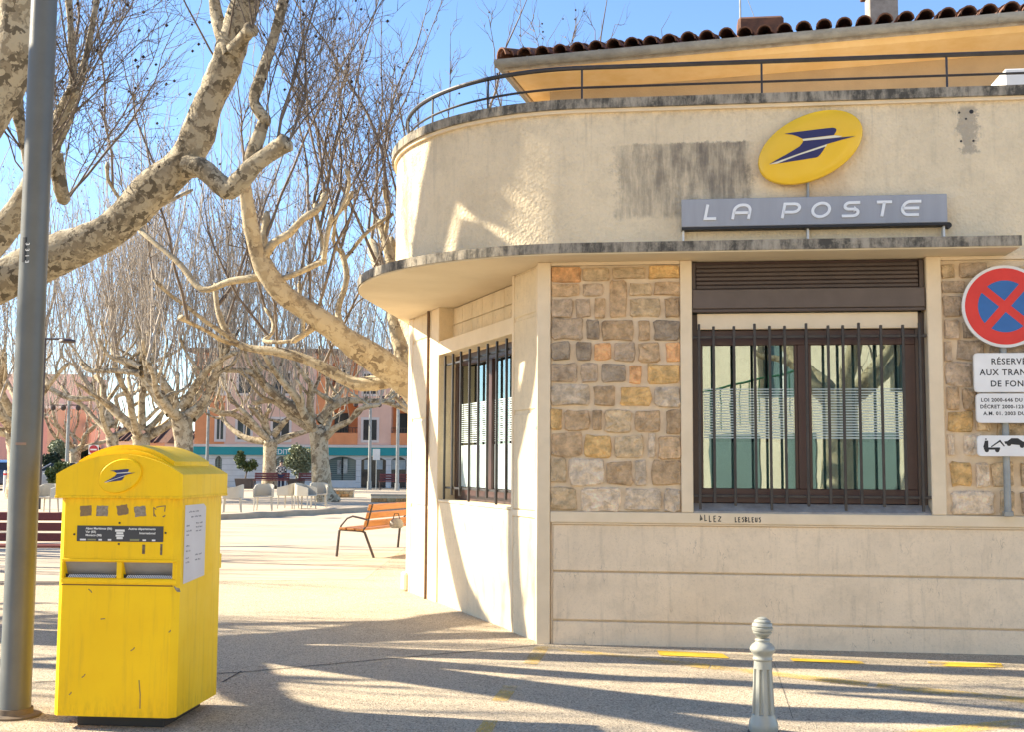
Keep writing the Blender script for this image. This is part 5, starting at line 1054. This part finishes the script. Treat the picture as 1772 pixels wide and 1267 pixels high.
MB().lathe([(.095, 0), (.10, .03), (.09, .08), (.05, .11), (.01, .12)], (0, .10, 1.535), 14).build('cap', M_black, man, 'all')

# ================================================================== STREET LAMPS, SIGNS, CARS, SHRUBS
def thin_lamp(label, u, vb, vt, Y, cams=True):
    p = at(u, vb, Y); z1 = at(u, vt, Y).z; t = thing('street_lamp', label, 'lamp post', (p.x, Y, .008), 0, 'thin street lamps of the square')
    MB().tube([(0, 0, 0), (0, 0, z1)], [.10, .075], 10).build('pole', M_galv, t, True); MB().tube([(0, 0, 0), (0, 0, .5)], .13, 10).build('base_sleeve', M_galv, t, True)
    MB().box(-1.0, 1.0, -.03, .03, z1-.25, z1-.2).build('crossbar', M_iron, t)
    for x in (-.85, -.3, .5): MB().lathe([(.06, 0), (.14, -.05), (.13, -.2), (.02, -.28)], (x, 0, z1-.25), 10).build('spot_head', M_iron, t, True)
    return t
thin_lamp('thin lamp post left of the bank door with a small panel', 639, 850, 690, 66); thin_lamp('thin lamp post nearest the post office corner', 687, 855, 680, 60)
thin_lamp('lamp post with two spot heads in front of the pink wall', 114, 845, 695, 62); thin_lamp('lamp post beside the left end of the bank', 357, 846, 690, 68)
p = at(645, 850, 65.5); t = thing('white_notice_panel', 'white notice panel on the lamp post by the bank door', 'sign', (p.x+.15, 65.4, 0)); MB().box(-.16, .24, -.02, .02, at(645, 797, 65.5).z, at(645, 778, 65.5).z, .005).build('panel', M_white, t); MB().tube([(.04, .03, 0), (.04, .03, at(645, 778, 65.5).z)], .03, 6).build('post', M_galv, t)
p = at(66, 850, 34); zl = at(66, 592, 34).z; t = thing('twin_lamp', 'flat twin headed lamp mostly hidden by the near grey pole', 'lamp post', (p.x, 34, .124))
MB().tube([(0, 0, 0), (0, 0, zl)], [.09, .06], 10).build('pole', M_iron, t, True); MB().tube([(-.75, 0, zl-.02), (.75, 0, zl-.02)], .03, 8).build('arm', M_iron, t, True)
for x in (-.62, .68): MB().lathe([(.05, .10), (.22, .06), (.24, 0), (.20, -.03)], (x, 0, zl-.1), 16).build('lamp_head', M_iron, t, True)
p = at(162, 779, 55); t = thing('no_entry_sign', 'red no entry sign with a white bar left of the mailbox', 'traffic sign', (p.x, 55, 0)); zc = p.z
MB().tube([(0, .04, 0), (0, .04, zc+.2)], .03, 8).build('post', M_galv, t); MB().box(-.24, .24, 0, .02, zc-.22, zc+.22, .005).build('backboard', M_white, t)
MB().prism([(.21*cos(2*pi*k/24), zc+.21*sin(2*pi*k/24)) for k in range(24)], -.012, -.002, 'y').build('disc', mat('deep_sign_red', (.45, .02, .03), rough=.4), t); MB().box(-.15, .15, -.02, -.013, zc-.035, zc+.035).build('white_bar', M_white, t)
M_cglass = mat('car_glass', (.02, .025, .03), rough=.08); M_tyre = mat('tyre_rubber', (.02, .02, .02), rough=.9); M_rim = mat('alloy', (.45, .45, .46), rough=.3, metal=.8)
def car(label, loc, rz, paint, tail=True):
    t = thing('parked_car', label, 'car', loc, rz, 'cars parked beyond the terrace'); W_ = .86
    prof_ = [(-2.05, .32), (-2.1, .62), (-2.02, .88), (-1.2, .95), (-.55, 1.0), (.9, 1.0), (1.6, 1.02), (2.02, .98), (2.1, .7), (2.06, .32), (1.75, .24), (-1.7, .24)]
    MB().prism(prof_, -W_, W_, 'y').build('body', paint, t, True)
    cab = [(-.95, .97), (-.25, 1.40), (.15, 1.46), (1.0, 1.44), (1.55, 1.30), (1.9, 1.0)]
    n_ = len(cab); V = [(x, -(W_-.04-(z-.97)*.32), z) for x, z in cab]+[(x, (W_-.04-(z-.97)*.32), z) for x, z in cab]
    MB().add(V, [tuple(range(n_)), tuple(range(2*n_-1, n_-1, -1))]+[(i, (i+1) % n_, (i+1) % n_+n_, i+n_) for i in range(n_)]).build('cabin', M_cglass, t)
    roof_ = [(-.22, 1.41), (.15, 1.475), (1.0, 1.455), (1.5, 1.33)]
    V = [(x, -(W_-.05-(z-.97)*.32), z+.006) for x, z in roof_]+[(x, (W_-.05-(z-.97)*.32), z+.006) for x, z in roof_]; MB().add(V, [(i, i+1, 5+i, 4+i) for i in range(3)]).build('roof', paint, t, True)
    for s in (-1, 1):
        for (x0, z0), (x1, z1) in (((-.95, .98), (-.24, 1.42)), ((.35, .98), (.3, 1.46)), ((1.05, .98), (1.08, 1.45)), ((1.88, 1.0), (1.52, 1.33))): MB().tube([(x0, s*(W_-.035-(z0-.97)*.32), z0), (x1, s*(W_-.035-(z1-.97)*.32), z1)], .035, 6).build('pillar', paint, t)
        for x in (-1.3, 1.3):
            wl = MB().prism([(x+.32*cos(2*pi*k/18), .32+.32*sin(2*pi*k/18)) for k in range(18)], s*(W_-.18), s*(W_+.01), 'y').build('wheel', M_tyre, t); MB().prism([(x+.2*cos(2*pi*k/14), .32+.2*sin(2*pi*k/14)) for k in range(14)], s*(W_+.011), s*(W_+.02), 'y').build('rim', M_rim, wl)
        MB().box(2.0, 2.09, s*.66-.16, s*.66+.16, .72, .93, .02).build('tail_light', M_red, t); MB().box(-2.09, -2.0, s*.62-.18, s*.62+.18, .66, .80, .02).build('headlight', M_white, t)
p = at(-2, 845, 58); car('dark blue car with a red tail light at the left edge', (p.x, 58, .124), radians(-70), mat('dark_blue_paint', (.02, .045, .11), rough=.25, coat=.6))
p = at(84, 845, 62.9); car('silver car between the grey pole and the mailbox', (p.x, 64.2, .008), radians(8), mat('silver_paint', (.45, .47, .48), rough=.28, metal=.4, coat=.5))
for k, u in enumerate((8, 14)):
    p = at(u, 842, 50); t = thing('white_post', ('left' if k == 0 else 'right')+' one of two short white posts before the blue car', 'bollard', (p.x, 50, .124)); MB().lathe([(.06, 0), (.06, .95), (.04, 1.0)], n=12).build('shaft', M_white, t, True); MB().lathe([(.062, .8), (.062, .88)], n=12).build('reflector_band', M_red, t)
def shrub(label, u, vb, vt, Y, wpx, m, n, cat='shrub', name='shrub'):
    p = at(u, vb, Y); h = at(u, vt, Y).z; w_ = wpx/FPX*Y/2; t = thing(name, label, cat, (p.x, Y, .008)); MB().tube([(0, 0, 0), (.05, 0, h*.5), (0, 0, h*.8)], [.12, .1, .04], 6).build('stem', M_twig, t)
    r_ = random.Random(int(u*7)); C = [(r_.uniform(-.55, .55)*w_, r_.uniform(-.4, .4)*w_, h*r_.uniform(.35, .78)) for _ in range(9)]; leaves('foliage', C, [min(w_, h)*r_.uniform(.32, .48) for _ in C], n, .11, m, t, .35, int(u))
shrub('round silvery olive tree in front of the pink wall', 91, 835, 752, 66, 52, M_leafp, 4200, 'tree', 'olive_tree'); shrub('dark dense bush under the olive tree crown', 88, 836, 775, 65.2, 46, M_leafd, 3600)
shrub('low light green clipped bush beside the lamp post', 97, 838, 796, 60, 46, M_leaf, 2600); shrub('dark green tree behind the no entry sign', 148, 838, 757, 76, 46, M_leafd, 4200, 'tree', 'dark_tree')
shrub('dark green hedge left of the mailbox top', 205, 836, 755, 80, 60, M_leafd, 4200); shrub('tall dark cypress beside the forked plane', 288, 836, 715, 96, 26, M_leafd, 4200, 'tree', 'cypress'); shrub('low dark hedge under the no entry sign', 130, 838, 800, 70, 44, M_leafd, 2400)

# ================================================================== FAR BUILDINGS
M_pink = mat('pink_render', (.84, .53, .40), (.78, .48, .36), 1.5, .9); M_pink2 = mat('shaded_pink_render', (.62, .34, .28), (.54, .29, .25), 1.2, .9, stretch=(2, 2, .4)); M_or = mat('orange_render', (.84, .33, .14), (.76, .29, .12), 2, .9)
M_teal = mat('teal_fascia', (.01, .30, .32), (.01, .26, .28), 1, .5); M_bwall = mat('white_stone_cladding', (.70, .68, .66), (.62, .60, .58), 2, .7); M_wdark = mat('dark_window', (.03, .035, .04), rough=.1); M_wgrey = mat('grey_green_glass', (.12, .17, .165), rough=.12); M_pale = mat('pale_surround', (.72, .62, .56), rough=.8)
YB = 73.0
def bx(u, Y=YB): return at(u, 800, Y).x
def bz(v, u=560, Y=YB): return at(u, v, Y).z
bank = thing('bank_building', 'pink building with a white ground floor and teal bank fascia', 'building', (bx(520), YB, 0)); bx0 = bx(520); X = lambda u: bx(u)-bx0
xl, xr = X(335), X(920); zf0, zf1 = bz(789), bz(775); TOP = bz(560)
b = MB()                                                     # ground floor with openings left out
GO = [(477, 497, 790, 832), (568, 616, 790, 832), (625, 668, 790, 843), (677, 703, 790, 843), (372, 384, 792, 830)]; GO.sort()
xs_ = xl
for u0, u1, v0, v1 in GO:
    b.box(xs_, X(u0), 0, .4, 0, zf0); b.box(X(u0), X(u1), .001, .4, 0, bz(v1)) if v1 < 840 else None; xs_ = X(u1)
b.box(xs_, xr, 0, .4, 0, zf0); b.box(xl, xr, .41, 8, 0, zf0-.05); b.build('ground_floor_wall', M_bwall, bank)
for k in range(5):
    z = zf0*(k+.9)/5.6; q = MB(); xs_ = xl
    for u0, u1, v0, v1 in GO: q.box(xs_, X(u0), -.006, .0, z, z+.025); xs_ = X(u1)
    q.box(xs_, xr, -.006, .0, z, z+.025); q.build('cladding_joint', mat('joint_grey', (.40, .39, .38), rough=.9), bank)['kind'] = 'stuff'
for u0, u1, v0, v1 in GO:
    wd = MB().box(X(u0), X(u1), .2, .24, max(.02, bz(v1)), zf0).build('shop_window', M_wgrey if v1 < 840 else M_wdark, bank)
    n_ = 10; xa, xb = X(u0), X(u1); za = zf0; P = [(xa, za), (xa, za-.28)]+[(xa+(xb-xa)*i/n_, za-.28+.22*sin(pi*i/n_)) for i in range(1, n_)]+[(xb, za-.28), (xb, za)]
    MB().prism(P, .02, .19, 'y').build('arch_head', M_bwall, wd)
    for xx in (xa, (xa+xb)/2, xb): MB().box(xx-.03, xx+.03, .15, .199, max(.02, bz(v1)), zf0-.1).build('glazing_bar', M_wdark, wd)
    if v1 > 840:
        for xx in ((xa*.75+xb*.25), (xa*.28+xb*.72)): MB().box(xx-.22, xx+.22, .14, .148, 1.15, 1.75).build('door_poster', mat('pale_poster', (.42, .46, .46), (.3, .34, .35), 6, .6), wd)
    else:
        for z in [bz(v1)+.12*i for i in range(1, 11)]: MB().box(xa+.03, xb-.03, .15, .16, z, z+.02).build('blind_slat', mat('blind_grey', (.30, .36, .35), rough=.6), wd)
MB().box(X(583), X(590), .12, .13, bz(822), bz(797)).build('poster', mat('poster_print', (.35, .38, .36), (.16, .14, .13), 5, .6), bank); MB().box(X(594), X(601), .12, .13, bz(820), bz(795)).build('poster', mat('poster_print2', (.55, .55, .5), (.3, .3, .28), 5, .6), bank)
fa = MB().box(xl, xr, -.18, 0, zf0, zf1, .01).build('fascia', M_teal, bank); MB().box(xl, xr, -.22, .02, zf1+.005, zf1+.16).build('fascia_cap', M_pale, bank)
text('fascia_text', 'CRÉDIT AGRICOLE', .46, M_white, fa, (X(459), -.19, zf0+.06), R90, .002, xs=.95, bold=.006)
# upper floors: pink bays, orange loggias
FH = bz(690)-bz(770+.0); fl0 = zf1+.17
bays = [(335, 387, M_or), (387, 545, M_pink), (545, 563, M_or), (563, 618, None), (618, 676, M_pink), (676, 730, None), (730, 920, M_pink)]
nf = 2
for u0, u1, m in bays:
    if m: MB().box(X(u0), X(u1), -.0 if m is M_pink else .05, 8, fl0, fl0+nf*FH).build('bay_wall', m, bank)
    else:
        MB().box(X(u0), X(u1), 1.3, 8, fl0, fl0+nf*FH).build('loggia_back', M_or, bank)
        for f_ in range(nf):
            z = fl0+f_*FH; pr2 = MB().box(X(u0), X(u1), -.05, .12, z, z+.75, .01).build('balcony_parapet', M_or, bank); MB().box(X(u0), X(u1), -.02, 1.3, z-.12, z-.001).build('balcony_slab', M_pink, bank)
            MB().box(X(u0)+.35, X(u0)+1.25, 1.2, 1.29, z+.05, z+2.05).build('balcony_door', M_wdark, bank)
            rl_ = MB()
            for i in range(12): x = X(u0)+(X(u1)-X(u0))*i/12; rl_.box(x, x+.02, .02, .05, z+.76, z+1.05)
            rl_.box(X(u0), X(u1), .02, .06, z+1.05, z+1.09); rl_.build('balcony_railing', M_iron, bank)
for u0, u1 in ((471, 499), (628, 651), (374, 385), (410, 432), (760, 790), (840, 870)):
    for f_ in range(nf):
        z0, z1 = bz(762)+f_*FH, bz(727)+f_*FH
        wf = MB().box(X(u0)-.16, X(u1)+.16, -.03, .02, z0-.16, z1+.16, .005).build('window', M_pale, bank); MB().box(X(u0), X(u1), -.04, -.031, z0, z1).build('pane', M_wdark, wf); MB().box((X(u0)+X(u1))/2-.03, (X(u0)+X(u1))/2+.03, -.05, -.041, z0, z1).build('glazing_bar', M_pale, wf)
MB().box(xl-.4, xr, -.5, 8.4, fl0+nf*FH, fl0+nf*FH+.25).build('roof_slab', M_roof, bank)
# pink block on the left
YP = 78.0; pk = thing('pink_block', 'pink rendered block, front toned darker for shade, with a flat roof at the far left', 'building', (bx(40, YP), YP, 0)); X2 = lambda u, Y=YP: bx(u, Y)-bx(40, YP)
zA, zB = bz(722, 50, YP), bz(708, 50, YP)
MB().box(X2(-260), X2(113), 0, 9, 0, zA).build('main_wall', M_pink2, pk); MB().box(X2(-260), X2(113), -.05, 9, zA+.16, zB).build('upper_band', mat('brown_recess', (.24, .10, .07), rough=.9), pk)  # shade on the front is put into a darker pink than the wing
MB().box(X2(-260), X2(115), -.25, 9, zA+.001, zA+.158).build('string_course', M_pale, pk); MB().box(X2(-260), X2(115), -.35, 9, zB+.001, zB+.2).build('roof_edge', M_pale, pk)
MB().box(X2(-260), X2(90), 4, 10, zB+.2, bz(640, 50, YP)).build('attic', M_pink, pk)
wing = [(X2(113), -3.2), (X2(165), -1.0), (X2(165)-.5, 5), (X2(113), 5)]
MB().prism(wing, 0, zB-.1, 'z').build('side_wing', M_pink, pk); MB().box(X2(100), X2(108), -.3, -.1, bz(716, 50, YP), bz(700, 50, YP), .02).build('wall_sign', M_ivory, pk)
for u in (120, 132, 140):
    d = (u-113)/52; x = X2(113)+(X2(165)-X2(113))*d; y = -3.2+2.2*d; wn = MB().box(x-.22, x+.22, y-.14, y-.02, bz(785, 50, YP), bz(772, 50, YP)).build('window', M_pale, pk); MB().box(x-.16, x+.16, y-.16, y-.141, bz(784, 50, YP), bz(773, 50, YP)).build('pane', M_wdark, wn)
# small houses between
def house(label, u0, u1, vt, vr, Y, m):
    x0, x1 = bx(u0, Y), bx(u1, Y); t = thing('small_house', label, 'house', ((x0+x1)/2, Y, 0), 0, 'small tiled houses beyond the square'); w_ = (x1-x0)/2; z, zr = at(u0, vt, Y).z, at(u0, vr, Y).z
    MB().box(-w_, w_, 0, 7, 0, z).build('wall', m, t); rf_ = MB().prism([(-.4, z-.1), (3.5, zr), (7.4, z-.1)], -w_-.3, w_+.3, 'x').build('roof', M_roof, t)
    for k in range(int(2*w_/.45)): MB().tube([(-w_+.2+k*.45, -.42, z-.06), (-w_+.2+k*.45, 3.5, zr+.05)], .09, 5, False).build('tile_row', M_roof, rf_)
    for x in (-w_*.5, w_*.5): wn = MB().box(x-.45, x+.45, -.04, .02, z*.35, z*.35+1.3).build('window', M_pale, t); MB().box(x-.36, x+.36, -.06, -.041, z*.35+.08, z*.35+1.22).build('pane', M_wdark, wn)
house('low house with a tiled roof beside the pink wall', 160, 232, 762, 738, 100, M_pale); house('pale gabled house left of the bank', 245, 284, 765, 735, 92, M_pink); house('pale house far behind at the bank corner', 286, 334, 770, 745, 110, M_bwall)
# house and railing across the street, seen only as reflections in the window
hs_ = thing('house_across_street', 'cream house across the street seen in the window reflection', 'building', (2.5, -13, 0), radians(32))
b = MB(); b.box(-16, 12, -8, 0, 0, 3.4)
for z in (6.0, 9.2): b.box(-16, 12, -8, 0, z, z+.7)
for z0, z1 in ((3.4, 6.0), (6.7, 9.2)):
    for x in range(-16, 12, 4): b.box(x, x+2.7, -8, 0, z0, z1)
b.build('wall', plaster_mat('street_house_render', (.74, .65, .50), bump=.1, dirt=.7), hs_)
for z0, z1 in ((3.4, 6.0), (6.7, 9.2)):
    for x in range(-16, 12, 4): wn = MB().box(x+2.7, x+4, -.4, -.3, z0, z1).build('window', M_wgrey, hs_); MB().box(x+3.3, x+3.4, -.29, -.25, z0, z1).build('glazing_bar', M_white, wn)
for x in (-14.5, -11.2, -8.0, -4.9, -3.0, -.4, 1.6, 4.0, 6.5, 8.8): MB().box(x, x+random.choice((.9, 1.3, 1.7)), -.01, .03, 0, 2.4).build('door', M_wgrey, hs_)
MB().box(-16.3, 12.3, -8.3, .6, 9.9, 10.2).build('roof', M_roof, hs_)
rg = thing('green_railing', 'green metal railing across the street seen in the window reflection', 'railing', (-3.0, -10.5, 1.3))
for k in range(24): MB().box(k*.25, k*.25+.03, 0, .03, .4+k*.05, 1.5+k*.05).build('baluster', mat('green_paint', (.02, .14, .06), rough=.5), rg)
MB().tube([(0, .015, 1.5), (5.8, .015, 2.7)], .03, 6).build('handrail', MATS['green_paint'], rg)
for x, y, sd, lab in ((-2.0, -5.6, 41, 'plane tree across the street reflected left of the mullion'), (3.2, -5.0, 42, 'plane tree across the street reflected right of the mullion')): off_tree(lab, x, y, sd, n_sub=2, extra=5)
